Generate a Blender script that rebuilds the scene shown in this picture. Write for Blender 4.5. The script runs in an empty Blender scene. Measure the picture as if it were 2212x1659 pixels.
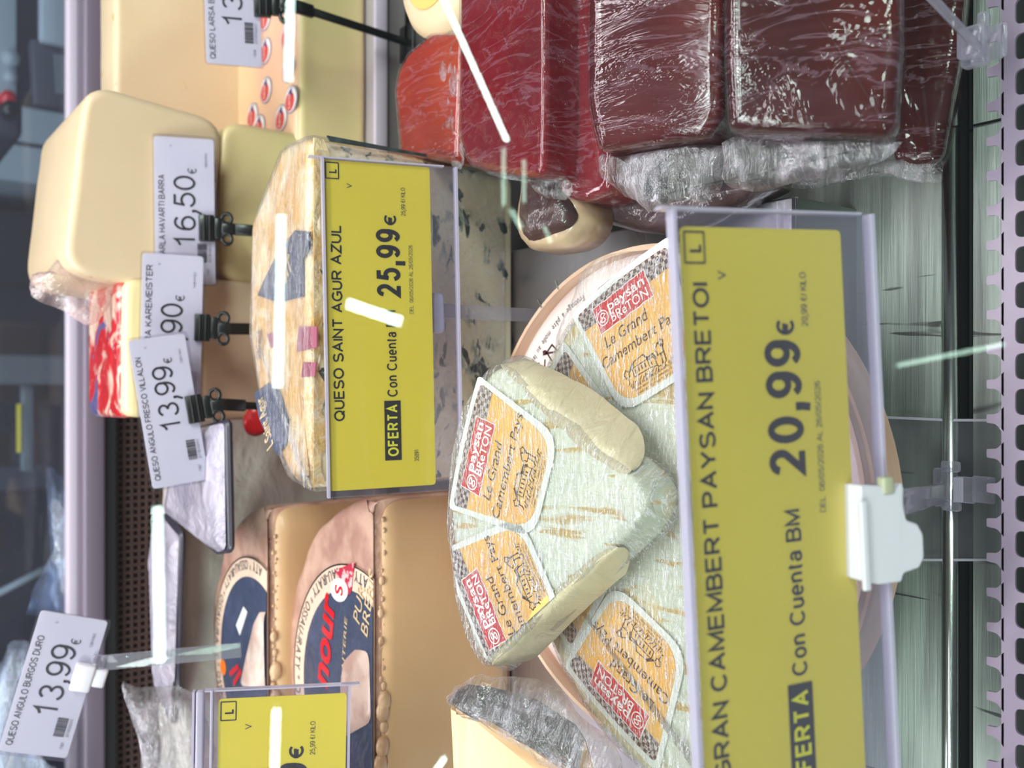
import bpy, bmesh, math, random
from mathutils import Vector, Matrix, noise
R=math.radians; V3=Vector; random.seed(7)
S=bpy.context.scene; COL=S.collection
S.cycles.transparent_max_bounces=32
# ---------------------------------------------------------------- camera
FPX=1900.0; CX,CY=1106.0,829.5; H=.42; PIT=R(38)
cp,sp=math.cos(PIT),math.sin(PIT)
FWD=V3((0,cp,-sp)); DWN=V3((0,-sp,-cp)); RGT=V3((1,0,0)); CAM=V3((0,0,H))
cd=bpy.data.cameras.new('camera'); cam=bpy.data.objects.new('camera',cd); COL.objects.link(cam)
m=Matrix.Identity(4)
for i in range(3): m[i][0]=DWN[i]; m[i][1]=RGT[i]; m[i][2]=-FWD[i]; m[i][3]=CAM[i]
cam.matrix_world=m; S.camera=cam
cd.sensor_fit='HORIZONTAL'; cd.sensor_width=36; cd.lens=36*FPX/2212; cd.clip_start=.01; cd.clip_end=40
cd.dof.use_dof=True; cd.dof.focus_distance=.43; cd.dof.aperture_fstop=9.0
# ---------------------------------------------------------------- light
S.view_settings.view_transform='Standard'; S.view_settings.look='None'; S.view_settings.gamma=1
S.view_settings.use_curve_mapping=False; S.view_settings.exposure=0.0
w=bpy.data.worlds.new('store_air'); S.world=w; w.use_nodes=True
w.node_tree.nodes['Background'].inputs[0].default_value=(.62,.66,.74,1); w.node_tree.nodes['Background'].inputs[1].default_value=.16
def area(name,loc,target,sx,sy,power,color):
    l=bpy.data.lights.new(name,'AREA'); l.shape='RECTANGLE'; l.size=sx; l.size_y=sy; l.energy=power; l.color=color
    o=bpy.data.objects.new(name,l); COL.objects.link(o); o.location=loc
    o.rotation_euler=(V3(target)-V3(loc)).to_track_quat('-Z','Y').to_euler(); return o
area('case_lamp',(.05,.62,1.0),(0,.5,0),1.5,.10,6.8,(1,.89,.95))
area('case_lamp_front',(.0,.16,.98),(0,.4,0),1.3,.06,2.4,(.97,.92,1))
area('ceiling_lamp',(1.8,-1.1,1.9),(0,.3,0),1.2,.5,52,(.92,1,.95))
area('ceiling_lamp_side',(-1.9,-1.0,1.9),(0,.3,0),1.2,.5,52,(.9,1,.97))
area('overhead_fill',(0,-.16,2.5),(0,.3,0),2.4,.30,42,(.93,.97,1))  # added fill out of view, brightens the tag fronts
area('staff_side_lamp',(-.2,1.9,2.4),(0,1.6,0),1.6,.3,9,(.9,.95,1))
# ---------------------------------------------------------------- helpers
def ray(px,py): return FWD+DWN*((px-CX)/FPX)+RGT*((CY-py)/FPX)
def at(px,py,d): return CAM+ray(px,py)*d
def onz(px,py,z): r=ray(px,py); return CAM+r*((z-H)/r.z)
def ony(px,py,y): r=ray(px,py); return CAM+r*(y/r.y)
def depth(p): return (V3(p)-CAM).dot(FWD)
def lin(c): return tuple(((v/255+.055)/1.055)**2.4 if v/255>.04045 else v/255/12.92 for v in c)
def fr(o,x,y):
    x=V3(x).normalized(); z=x.cross(V3(y)).normalized(); y=z.cross(x); M=Matrix.Identity(4)
    for i in range(3): M[i][0]=x[i]; M[i][1]=y[i]; M[i][2]=z[i]; M[i][3]=o[i]
    return M
def fplane(o,tilt=0,yaw=0,roll=0):
    """frame whose z is the up normal, tilted towards the customer"""
    return Matrix.Translation(o)@Matrix.Rotation(R(yaw),4,'Z')@Matrix.Rotation(R(tilt),4,'X')@Matrix.Rotation(R(roll),4,'Y')
def loc2(M,px,py,z=0):
    Mi=M.inverted(); a=Mi@CAM; d=(Mi.to_3x3()@ray(px,py)); t=(z-a.z)/d.z; p=a+d*t; return (p.x,p.y)
def tag(o,label=None,cat=None,group=None,kind=None):
    if label: o['label']=label
    if cat: o['category']=cat
    if group: o['group']=group
    if kind: o['kind']=kind
    return o
def empty(name,M,label,cat,group=None):
    o=bpy.data.objects.new(name,None); COL.objects.link(o); o.matrix_world=M; o.empty_display_size=.01
    return tag(o,label,cat,group)
def link(name,me,mat,parent=None,M=None,smooth=True):
    if mat is not None:
        me.materials.clear(); me.materials.append(mat)
    if smooth is not None:
        for p in me.polygons: p.use_smooth=smooth
    o=bpy.data.objects.new(name,me); COL.objects.link(o)
    if parent is not None: o.parent=parent
    if M is not None: o.matrix_local=M
    return o
def mk(name,vs,fs,mat,parent=None,M=None,smooth=False):
    me=bpy.data.meshes.new(name); me.from_pydata([tuple(v) for v in vs],[],fs); me.update()
    return link(name,me,mat,parent,M,smooth)
def bm_obj(name,bm,mat,parent=None,M=None,smooth=True):
    bmesh.ops.recalc_face_normals(bm,faces=bm.faces)
    me=bpy.data.meshes.new(name); bm.to_mesh(me); bm.free(); return link(name,me,mat,parent,M,smooth)
def box(bm,c,s,bev=0,seg=2,M=None):
    r=bmesh.ops.create_cube(bm,size=1); vs=r['verts']
    bmesh.ops.scale(bm,vec=s,verts=vs)
    if bev:
        es=list({e for v in vs for e in v.link_edges})
        r=bmesh.ops.bevel(bm,geom=es,offset=bev,segments=seg,profile=.5,affect='EDGES')
        seen=set(r['verts'])|{v for v in vs if v.is_valid}
        vs=list(seen)
    T=Matrix.Translation(c)
    if M is not None: T=T@M
    bmesh.ops.transform(bm,matrix=T,verts=vs); return vs
def bx(name,c,s,mat,parent=None,bev=0,seg=2,M=None,smooth=None,MR=None):
    bm=bmesh.new(); box(bm,c,s,bev,seg,MR); return bm_obj(name,bm,mat,parent,M,bool(bev) if smooth is None else smooth)
def cyl(bm,a,b,r1,r2=None,n=16):
    a=V3(a); b=V3(b); r2=r1 if r2 is None else r2
    q=(b-a).to_track_quat('Z','Y').to_matrix().to_4x4()
    bmesh.ops.create_cone(bm,cap_ends=True,segments=n,radius1=r1,radius2=r2,depth=(b-a).length,matrix=Matrix.Translation((a+b)/2)@q)
def tube(name,a,b,r,mat,parent=None,n=16):
    bm=bmesh.new(); cyl(bm,a,b,r,None,n); return bm_obj(name,bm,mat,parent)
def cat_rom(pts,n=6):
    out=[]; L=len(pts)
    for i in range(L):
        p0,p1,p2,p3=[V3((*pts[(i+k-1)%L],0)) for k in range(4)]
        for j in range(n):
            t=j/n; q=.5*((2*p1)+(p2-p0)*t+(2*p0-5*p1+4*p2-p3)*t*t+(3*p1-p0-3*p2+p3)*t**3); out.append((q.x,q.y))
    return out
def area2(p): return sum(p[i][0]*p[(i+1)%len(p)][1]-p[(i+1)%len(p)][0]*p[i][1] for i in range(len(p)))/2
def rounded(pts,r,n=5):
    out=[]; L=len(pts)
    for i in range(L):
        a=V3((*pts[i-1],0)); b=V3((*pts[i],0)); c=V3((*pts[(i+1)%L],0))
        u=(a-b); v=(c-b); rr=min(r[i] if isinstance(r,(list,tuple)) else r,u.length*.45,v.length*.45); u.normalize(); v.normalize()
        if rr<=1e-7: out.append((b.x,b.y)); continue
        p=b+u*rr; q=b+v*rr
        for k in range(n+1):
            t=k/n; s=p*(1-t)**2+b*2*t*(1-t)+q*t*t; out.append((s.x,s.y))
    return out
def inset(p,d):
    L=len(p); out=[]
    for i in range(L):
        a=V3((*p[i-1],0)); b=V3((*p[i],0)); c=V3((*p[(i+1)%L],0))
        t=(c-a)
        if t.length<1e-9: out.append(p[i]); continue
        t.normalize(); out.append((b.x-t.y*d,b.y+t.x*d))
    return out
def slab(name,pts,th,bev,mat,parent=None,M=None,z0=0,wob=0,smooth=True,seed=0,taper=0):
    """extruded outline, top at z0, rounded edges, optional uneven surface"""
    if area2(pts)<0: pts=pts[::-1]
    prof=[(bev*1.25,0),(bev,-.0),(bev*.45,-bev*.12),(bev*.12,-bev*.45),(0,-bev),(taper*.5,-th*.5),(taper,-th+bev),(taper+bev*.12,-th+bev*.45),(taper+bev*.45,-th+bev*.12),(taper+bev,-th)] if bev>0 else [(0,0),(taper,-th)]
    vs=[];fs=[];L=len(pts)
    for d,z in prof:
        for x,y in inset(pts,d):
            dx=dy=dz=0
            if wob:
                q=noise.noise_vector(V3((x*45+seed,y*45,z*45)))*wob; dx,dy,dz=q
            if z==0: dz*=.12
            vs.append((x+dx,y+dy,z0+z+dz))
    for k in range(len(prof)-1):
        for i in range(L):
            j=(i+1)%L; fs.append((k*L+i,(k+1)*L+i,(k+1)*L+j,k*L+j))
    fs.append(tuple(range(L))); fs.append(tuple(reversed(range((len(prof)-1)*L,len(prof)*L))))
    o=mk(name,vs,fs,mat,parent,M,smooth)
    if smooth:
        o.data.polygons[len(fs)-2].use_smooth=False
    return o
def puff(name,pts,h,mat,parent=None,M=None,rings=9,wob=.002,fr_=60,seed=0,z0=0,flat=.5,c=None,low=None):
    """crumpled dome of film over an outline"""
    if area2(pts)<0: pts=pts[::-1]
    L=len(pts); cx=sum(p[0] for p in pts)/L; cy=sum(p[1] for p in pts)/L
    if c: cx,cy=c
    vs=[];fs=[]
    for k in range(rings):
        s=1-k/rings
        for x,y in pts:
            X=cx+(x-cx)*s; Y=cy+(y-cy)*s; z=h*(1-s**(1/flat*2))**.5 if s<1 else 0
            q=noise.noise_vector(V3((X*fr_+seed,Y*fr_,seed*1.7)))+.5*noise.noise_vector(V3((X*fr_*2.6+seed,Y*fr_*2.6,3)))
            vs.append((X+q.x*wob*.6,Y+q.y*wob*.6,z0+z+q.z*wob))
    vs.append((cx,cy,z0+h))
    for k in range(rings-1):
        for i in range(L):
            j=(i+1)%L; fs.append((k*L+i,k*L+j,(k+1)*L+j,(k+1)*L+i))
    for i in range(L): fs.append(((rings-1)*L+i,(rings-1)*L+(i+1)%L,len(vs)-1))
    if low is not None:
        b=len(vs)
        for x,y in pts: vs.append((x,y,z0-low))
        for i in range(L): j=(i+1)%L; fs.append((b+i,b+j,j,i))
        fs.append(tuple(reversed(range(b,b+L))))
    return mk(name,vs,fs,mat,parent,M,True)
def flat(name,pts,mat,parent=None,z=0,th=.00025,M=None):
    if area2(pts)<0: pts=pts[::-1]
    L=len(pts); vs=[(x,y,z) for x,y in pts]+[(x,y,z-th) for x,y in pts]
    fs=[tuple(range(L)),tuple(reversed(range(L,2*L)))]+[(i,i+L,(i+1)%L+L,(i+1)%L) for i in range(L)]
    return mk(name,vs,fs,mat,parent,M,False)
def rect(x0,y0,x1,y1): return [(x0,y0),(x1,y0),(x1,y1),(x0,y1)]
def ell(cx,cy,a,b,n=28,rot=0,t0=0,t1=360):
    o=[]
    for i in range(n):
        t=R(t0+(t1-t0)*i/(n if t1-t0==360 else n-1)); x=a*math.cos(t); y=b*math.sin(t); c,s=math.cos(R(rot)),math.sin(R(rot))
        o.append((cx+x*c-y*s,cy+x*s+y*c))
    return o
def clip(o,planes):
    bm=bmesh.new(); bm.from_mesh(o.data)
    for co,no in planes:
        g=bm.verts[:]+bm.edges[:]+bm.faces[:]
        r=bmesh.ops.bisect_plane(bm,geom=g,plane_co=co,plane_no=no,clear_outer=True,dist=1e-6)
    bm.to_mesh(o.data); bm.free(); return o
_tc={}
def text_mesh(s,off=0,shear=0):
    k=(s,off,shear)
    if k in _tc: return _tc[k]
    c=bpy.data.curves.new('t','FONT'); c.body=s; c.offset=off; c.resolution_u=3; c.shear=shear; c.size=1
    o=bpy.data.objects.new('t',c); COL.objects.link(o)
    dg=bpy.context.evaluated_depsgraph_get(); me=bpy.data.meshes.new_from_object(o.evaluated_get(dg))
    vs=[v.co.copy() for v in me.vertices]; fs=[tuple(p.vertices) for p in me.polygons]
    bpy.data.objects.remove(o); bpy.data.curves.remove(c); bpy.data.meshes.remove(me)
    _tc[k]=(vs,fs); return _tc[k]
_H=text_mesh('H'); CAPH=max(v.y for v in _H[0])
def text(name,s,x0,x1,y,cap,mat,parent,z=.0002,off=0,shear=0,rot=0,fitw=True,planes=None):
    """printed line: from x0 to x1 on baseline y, capital height cap"""
    vs,fs=text_mesh(s,off,shear); mnx=min(v.x for v in vs); mxx=max(v.x for v in vs)
    ch=max(v.y for v in text_mesh('5')[0]) if s[0].isdigit() else CAPH
    sy=cap/ch; sx=(x1-x0)/(mxx-mnx) if fitw else sy
    c,n=math.cos(R(rot)),math.sin(R(rot)); out=[]
    for v in vs:
        X=(v.x-mnx)*sx; Y=v.y*sy; out.append((x0+X*c-Y*n,y+X*n+Y*c,z))
    o=mk(name,out,fs,mat,parent,None,False)
    return o

# ---- plain stroke letters (capitals, figures) for the printed price cards
def arc(cx,cy,rx,ry,a0,a1):
    n=max(4,int(abs(a1-a0)/13)); return [(cx+rx*math.cos(R(a0+(a1-a0)*i/n)),cy+ry*math.sin(R(a0+(a1-a0)*i/n))) for i in range(n+1)]
GL={'A':(.9,[[(0,0),(.5,1),(1,0)],[(.2,.34),(.8,.34)]]),
'B':(.78,[[(.5,0),(0,0),(0,1),(.5,1)]+arc(.58,.765,.36,.235,90,-90)+[(0,.53)],[(.5,.53)]+arc(.62,.265,.38,.265,90,-90)+[(0,0)]]),
'C':(.88,[arc(.53,.5,.53,.5,42,318)]),'D':(.85,[[(0,0),(0,1),(.4,1)]+arc(.45,.5,.55,.5,90,-90)+[(.4,0),(0,0)]]),
'E':(.74,[[(1,1),(0,1),(0,0),(1,0)],[(0,.53),(.92,.53)]]),'F':(.7,[[(1,1),(0,1),(0,0)],[(0,.52),(.85,.52)]]),
'G':(.92,[arc(.53,.5,.53,.5,44,312)+[(1,.16),(1,.47),(.55,.47)]]),'H':(.8,[[(0,0),(0,1)],[(1,0),(1,1)],[(0,.53),(1,.53)]]),
'I':(.0,[[(0.5,0),(.5,1)]]),'K':(.82,[[(0,0),(0,1)],[(.95,1),(0,.38)],[(.33,.6),(1,0)]]),'L':(.68,[[(0,1),(0,0),(1,0)]]),
'M':(.95,[[(0,0),(0,1),(.5,.08),(1,1),(1,0)]]),'N':(.8,[[(0,0),(0,1),(1,0),(1,1)]]),'O':(.98,[arc(.5,.5,.5,.5,0,360)]),
'P':(.76,[[(0,0),(0,1),(.5,1)]+arc(.6,.735,.4,.265,90,-90)+[(0,.47)]]),'Q':(.98,[arc(.5,.5,.5,.5,0,360),[(.62,.24),(1,-.05)]]),
'R':(.82,[[(0,0),(0,1),(.5,1)]+arc(.58,.745,.38,.255,90,-90)+[(0,.49)],[(.5,.49),(1,0)]]),
'S':(.80,[arc(.5,.755,.46,.245,22,255)+arc(.5,.255,.5,.255,75,-160)]),'T':(.82,[[(0,1),(1,1)],[(.5,1),(.5,0)]]),
'U':(.8,[[(0,1),(0,.36)]+arc(.5,.36,.5,.36,180,360)+[(1,1)]]),'V':(.88,[[(0,1),(.5,0),(1,1)]]),'X':(.85,[[(0,0),(1,1)],[(0,1),(1,0)]]),
'Y':(.88,[[(0,1),(.5,.42),(1,1)],[(.5,.42),(.5,0)]]),'Z':(.78,[[(.04,1),(1,1),(0,0),(1,0)]]),
'0':(.70,[arc(.5,.5,.5,.5,0,360)]),'1':(.70,[[(.08,.74),(.38,.84),(.56,1),(.56,0)]]),'2':(.70,[arc(.48,.71,.46,.29,168,-38)+[(.02,0),(1,0)]]),
'3':(.70,[arc(.47,.76,.43,.24,165,-80),arc(.47,.265,.52,.265,85,-165)]),'4':(.70,[[(.76,0),(.76,1),(0,.29),(1,.29)]]),
'5':(.70,[[(.92,1),(.2,1),(.08,.5)]+arc(.48,.33,.52,.33,135,-160)]),'6':(.70,[arc(.5,.32,.5,.32,0,360),arc(.56,.5,.56,.5,48,205)]),
'7':(.70,[[(0,1),(1,1),(.5,.4),(.32,0)]]),'8':(.70,[arc(.5,.765,.42,.235,0,360),arc(.5,.265,.5,.265,0,360)]),
'9':(.70,[arc(.5,.68,.5,.32,0,360),arc(.44,.5,.56,.5,25,-132)]),',':(.12,[[(1,.12),(1,-.06),(-.6,-.36)],[(.7,.13),(.7,-.04)]]),'.':(.0,[[(.5,-.04),(.5,.05)]]),
'/':(.3,[[(0,0),(1,1)]]),'\u20ac':(.72,[arc(.62,.5,.5,.5,48,312),[(0,.6),(.8,.6)],[(0,.42),(.74,.42)]]),
'o':(.62,[arc(.5,.365,.5,.365,0,360)]),'n':(.55,[[(0,0),(0,.75)],[(0,.36)]+arc(.5,.42,.5,.33,180,0)+[(1,0)]]),'u':(.55,[[(0,.75),(0,.3)]+arc(.5,.3,.5,.3,180,360)+[(1,.36)],[(1,.75),(1,0)]]),
'e':(.6,[[(0,.38),(1,.38)]+arc(.5,.365,.5,.365,5,318)]),'t':(.3,[[(.4,.98),(.4,.2)]+arc(.8,.2,.4,.2,180,280),[(0,.75),(1,.75)]]),
'a':(.58,[arc(.5,.5,.45,.25,160,0)+[(.95,0)],arc(.46,.21,.46,.21,0,360)]),' ':(.2,[])}
def ribbon(vs,fs,p,w_,z):
    """stroke with mitred joins"""
    q=[p[0]]
    for a in p[1:]:
        if math.dist(a,q[-1])>1e-7: q.append(a)
    p=q
    if len(p)<2: return
    closed=math.dist(p[0],p[-1])<1e-6 and len(p)>4
    n=len(p); L=[];Rr=[]
    for i in range(n):
        a=p[i-1] if i>0 else (p[-2] if closed else None); c=p[i+1] if i<n-1 else (p[1] if closed else None); b=p[i]
        d1=V3((b[0]-a[0],b[1]-a[1],0)).normalized() if a else None; d2=V3((c[0]-b[0],c[1]-b[1],0)).normalized() if c else None
        if d1 is None: nn=V3((-d2.y,d2.x,0)); k=1
        elif d2 is None: nn=V3((-d1.y,d1.x,0)); k=1
        else:
            n1=V3((-d1.y,d1.x,0)); n2=V3((-d2.y,d2.x,0)); nn=(n1+n2)
            if nn.length<.3: nn=n1; k=1
            else: nn.normalize(); k=min(2.6,1/max(.2,nn.dot(n1)))
        L.append((b[0]+nn.x*w_/2*k,b[1]+nn.y*w_/2*k,z)); Rr.append((b[0]-nn.x*w_/2*k,b[1]-nn.y*w_/2*k,z))
    b0=len(vs); vs+=L+Rr
    for i in range(n-1): fs.append((b0+i,b0+n+i,b0+n+i+1,b0+i+1))
def stext(name,s,x0,x1,y,cap,wt_,mat,parent,z=.0003,fit=True):
    gap=.12; tot=0
    for ch in s: tot+=GL[ch][0]+wt_+gap
    tot-=gap; k=(x1-x0)/(tot*cap) if fit else 1
    vs=[];fs=[];X=x0; w_=wt_*cap
    for ch in s:
        W_,st_=GL[ch]; gw=W_*cap*k+ (wt_*cap*(k-1))
        gw=max(gw,0)
        for p in st_:
            pp=[(X+w_/2+a*gw,y+(w_/2+b*(cap-w_))) for a,b in p]; ribbon(vs,fs,pp,w_*(min(1,.55+.45*k)),z)
        X+=(W_+wt_+gap)*cap*k
    return mk(name,vs,fs,mat,parent)
# ---------------------------------------------------------------- materials
def nt(name):
    m=bpy.data.materials.new(name); m.use_nodes=True; t=m.node_tree; t.nodes.clear()
    return m,t,t.nodes.new('ShaderNodeOutputMaterial')
def N(t,k,**kw):
    n=t.nodes.new(k)
    for a,b in kw.items():
        if hasattr(n,a): setattr(n,a,b)
    return n
def coords(t,scale=(1,1,1),rot=(0,0,0)):
    c=N(t,'ShaderNodeTexCoord'); mp=N(t,'ShaderNodeMapping'); t.links.new(c.outputs['Object'],mp.inputs[0])
    mp.inputs['Scale'].default_value=scale; mp.inputs['Rotation'].default_value=rot; return mp.outputs[0]
def tex(t,co,scale,detail=3,rough=.5,dist=0,kind='ShaderNodeTexNoise'):
    n=N(t,kind); t.links.new(co,n.inputs['Vector']); n.inputs['Scale'].default_value=scale
    if kind=='ShaderNodeTexNoise':
        n.inputs['Detail'].default_value=detail; n.inputs['Roughness'].default_value=rough; n.inputs['Distortion'].default_value=dist
    return n
def ramp(t,fac,stops):
    r=N(t,'ShaderNodeValToRGB'); t.links.new(fac,r.inputs[0]); e=r.color_ramp.elements
    while len(e)<len(stops): e.new(.5)
    for i,(p,c) in enumerate(stops):
        e[i].position=p; e[i].color=(*c,1) if len(c)==3 else c
    return r
def pbr(name,col,rough=.5,metal=0,coat=0,coatr=.1,col2=None,ns=20,lo=.4,hi=.6,stretch=(1,1,1),rot=(0,0,0),bs=0,bst=.3,bstretch=(1,1,1),brot=(0,0,0),bdist=.002,sss=0,alpha=1,dist=0,coatbump=False,sparse=None,spec=.5,detail=3,ior=1.45,extra=None,trans=0):
    m,t,o=nt(name); p=N(t,'ShaderNodeBsdfPrincipled'); t.links.new(p.outputs[0],o.inputs[0]); I=p.inputs
    c1=(*lin(col),1); I['Base Color'].default_value=c1; I['Roughness'].default_value=rough; I['Metallic'].default_value=metal
    I['Coat Weight'].default_value=coat; I['Coat Roughness'].default_value=coatr; I['IOR'].default_value=ior; I['Alpha'].default_value=alpha
    I['Transmission Weight'].default_value=trans; I['Specular IOR Level'].default_value=spec
    if sss:
        I['Subsurface Weight'].default_value=sss; I['Subsurface Radius'].default_value=(1,.6,.3); I['Subsurface Scale'].default_value=.006
    src=None
    if col2:
        n=tex(t,coords(t,stretch,rot),ns,detail,.55,dist); r=ramp(t,n.outputs[0],[(lo,lin(col)),(hi,lin(col2))]); src=r.outputs[0]
    if extra:
        for (c3,s3,l3,h3,st3,d3) in extra:
            n=tex(t,coords(t,st3,(0,0,.3)),s3,3,.5,d3); r=ramp(t,n.outputs[0],[(l3,(0,0,0)),(h3,(1,1,1))])
            mx=N(t,'ShaderNodeMix',data_type='RGBA'); t.links.new(r.outputs[0],mx.inputs[0])
            if src: t.links.new(src,mx.inputs[6])
            else: mx.inputs[6].default_value=c1
            mx.inputs[7].default_value=(*lin(c3),1); src=mx.outputs[2]
    if src: t.links.new(src,I['Base Color'])
    if bs:
        n=tex(t,coords(t,bstretch,brot),bs,4,.6,.4); b=N(t,'ShaderNodeBump'); b.inputs['Strength'].default_value=bst; b.inputs['Distance'].default_value=bdist
        hs=n.outputs[0]
        if sparse: hs=ramp(t,hs,[(sparse[0],(0,0,0)),(sparse[1],(1,1,1))]).outputs[0]
        t.links.new(hs,b.inputs['Height']); t.links.new(b.outputs[0],I['Coat Normal'] if coatbump else I['Normal'])
        if not coatbump and coat: t.links.new(b.outputs[0],I['Coat Normal'])
    return m
def film(name,haze=.08,tint=(230,225,235),bs=70,stretch=(1,1,1),rough=.12,bst=.8,gl=.10,hz2=.5,bd=.003,glint=.25):
    m,t,o=nt(name); tr=N(t,'ShaderNodeBsdfTransparent'); g=N(t,'ShaderNodeBsdfGlossy'); d=N(t,'ShaderNodeBsdfDiffuse')
    tr.inputs[0].default_value=(.97,.97,.97,1)
    g.inputs['Roughness'].default_value=rough; d.inputs[0].default_value=(*lin(tint),1)
    n=tex(t,coords(t,stretch,(0,0,.5)),bs,5,.6,.8); b=N(t,'ShaderNodeBump'); b.inputs['Strength'].default_value=bst; b.inputs['Distance'].default_value=bd
    t.links.new(n.outputs[0],b.inputs['Height']); t.links.new(b.outputs[0],g.inputs['Normal'])
    n2=tex(t,coords(t,stretch),bs*.5,4,.6,1.0); r=ramp(t,n2.outputs[0],[(.45,(haze*.3,)*3),(.75,(min(1,haze+hz2*haze*4),)*3)])
    rd=ramp(t,n.outputs[0],[(.475,(0,0,0)),(.505,(glint,)*3),(.53,(0,0,0))])  # film highlights painted in as thin pale lines
    ad=N(t,'ShaderNodeMath',operation='ADD'); t.links.new(r.outputs[0],ad.inputs[0]); t.links.new(rd.outputs[0],ad.inputs[1])
    m1=N(t,'ShaderNodeMixShader'); t.links.new(ad.outputs[0],m1.inputs[0]); t.links.new(tr.outputs[0],m1.inputs[1]); t.links.new(d.outputs[0],m1.inputs[2])
    lw=N(t,'ShaderNodeLayerWeight'); lw.inputs[0].default_value=.35; t.links.new(b.outputs[0],lw.inputs['Normal'])
    ma=N(t,'ShaderNodeMath',operation='MULTIPLY_ADD'); t.links.new(lw.outputs[1],ma.inputs[0]); ma.inputs[1].default_value=.35; ma.inputs[2].default_value=gl
    m2=N(t,'ShaderNodeMixShader'); t.links.new(ma.outputs[0],m2.inputs[0]); t.links.new(m1.outputs[0],m2.inputs[1]); t.links.new(g.outputs[0],m2.inputs[2])
    t.links.new(m2.outputs[0],o.inputs[0]); return m
def clear(name,tint=(240,238,245),haze=.04,gl=.0,rough=.03,edge=.5,fres=1.45):
    m,t,o=nt(name); tr=N(t,'ShaderNodeBsdfTransparent'); g=N(t,'ShaderNodeBsdfGlossy'); d=N(t,'ShaderNodeBsdfDiffuse')
    tr.inputs[0].default_value=(*lin(tint),1); g.inputs['Roughness'].default_value=rough; d.inputs[0].default_value=(*lin((225,215,235)),1)
    lw=N(t,'ShaderNodeLayerWeight'); lw.inputs[0].default_value=.3
    a=N(t,'ShaderNodeMath',operation='MULTIPLY_ADD'); t.links.new(lw.outputs[1],a.inputs[0]); a.inputs[1].default_value=edge; a.inputs[2].default_value=haze
    m1=N(t,'ShaderNodeMixShader'); t.links.new(a.outputs[0],m1.inputs[0]); t.links.new(tr.outputs[0],m1.inputs[1]); t.links.new(d.outputs[0],m1.inputs[2])
    lf=N(t,'ShaderNodeLayerWeight'); lf.inputs[0].default_value=.5; f=N(t,'ShaderNodeMath',operation='POWER'); t.links.new(lf.outputs[1],f.inputs[0]); f.inputs[1].default_value=5
    b=N(t,'ShaderNodeMath',operation='MULTIPLY_ADD'); t.links.new(f.outputs[0],b.inputs[0]); b.inputs[1].default_value=.9; b.inputs[2].default_value=gl+((fres-1)/(fres+1))**2
    m2=N(t,'ShaderNodeMixShader'); t.links.new(b.outputs[0],m2.inputs[0]); t.links.new(m1.outputs[0],m2.inputs[1]); t.links.new(g.outputs[0],m2.inputs[2])
    t.links.new(m2.outputs[0],o.inputs[0]); return m
def emit(name,col,s):
    m,t,o=nt(name); e=N(t,'ShaderNodeEmission'); e.inputs[0].default_value=(*lin(col),1); e.inputs[1].default_value=s; t.links.new(e.outputs[0],o.inputs[0]); return m
STEEL=pbr('brushed_steel',(180,188,182),.58,1,bs=14,bst=.25,bstretch=(1,40,1),bdist=.001,col2=(150,154,152),ns=6,stretch=(1,12,1),extra=[((96,98,96),30,.66,.70,(3,.25,1),1.5)])
STEELD=pbr('steel_side',(150,154,150),.4,1,bs=20,bst=.15,bstretch=(30,1,1),bdist=.001)
STEELR=pbr('steel_roll',(205,210,208),.22,1)
GALV=pbr('deck_steel',(196,190,200),.36,1,bs=14,bst=.2,bstretch=(1,30,1),bdist=.001,col2=(170,166,176),ns=8)
WHITEM=pbr('white_coated_metal',(140,122,144),.35,0,coat=.2,col2=(126,110,130),ns=30,lo=.5,hi=.75,extra=[((120,105,95),60,.70,.76,(1,1,1),.5)])
DARK=pbr('dark_gap',(20,20,22),.7)
CREAMW=pbr('shelf_edge_white',(196,182,198),.4)
MAUVE=pbr('mauve_rail',(122,108,124),.45,.3)
BLACK=pbr('black_plastic',(13,13,14),.32,coat=.2)
PAPERY=pbr('yellow_paper',(250,228,62),.6,coat=.1,coatr=.15,col2=(245,222,54),ns=9,lo=.35,hi=.7)
PAPERW=pbr('white_card',(232,228,234),.5,coat=.2,col2=(224,220,228),ns=8)
INK=pbr('black_ink',(18,18,20),.5)
INKG=pbr('grey_ink',(70,70,78),.5)
INKB=pbr('brown_ink',(72,36,36),.5)
YEL=pbr('yellow_ink',(222,214,60),.5)
ACR=clear('acrylic_clear',(243,242,246),.012,edge=.25,fres=1.35)
ACRE=clear('acrylic_edge',(215,210,228),.45,edge=.3)
PLAST=clear('clear_moulded_plastic',(226,226,230),.10,rough=.1,edge=.55)
WPL=pbr('white_clip_plastic',(222,216,226),.3,coat=.2,sss=.1)
GLASS=clear('glass_pane_material',(250,253,251),.0,rough=.0,edge=.0,fres=1.5)
HAV=pbr('havarti_paste',(226,200,168),.42,coat=.35,coatr=.3,col2=(220,192,156),ns=9,lo=.35,hi=.7,sss=.15,bs=18,bst=.15,extra=[((190,152,96),70,.70,.73,(1,1,1.5),.3)])
HAV2=pbr('edam_paste',(226,196,152),.45,coat=.5,coatr=.25,col2=(218,204,142),ns=6,lo=.4,hi=.65,sss=.15)
PINKC=pbr('pink_cream_paste',(226,184,160),.5,coat=.4,coatr=.3,col2=(220,196,172),ns=7,sss=.15)
CREAMC=pbr('yellow_cream_paste',(244,222,170),.5,coat=.4,coatr=.3,sss=.1)
OSSF=pbr('pressed_cheese_paste',(200,154,112),.42,coat=.4,coatr=.3,col2=(208,166,126),ns=8,lo=.35,hi=.7,sss=.1,extra=[((150,110,60),40,.75,.78,(1,1,1),.2)])
OSSR=pbr('pink_rind',(206,164,146),.5,coat=.5,coatr=.25,col2=(176,130,116),ns=45,lo=.4,hi=.62,bs=60,bst=.7,bdist=.003,extra=[((130,110,124),22,.66,.74,(1,1,1),1)])
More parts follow.
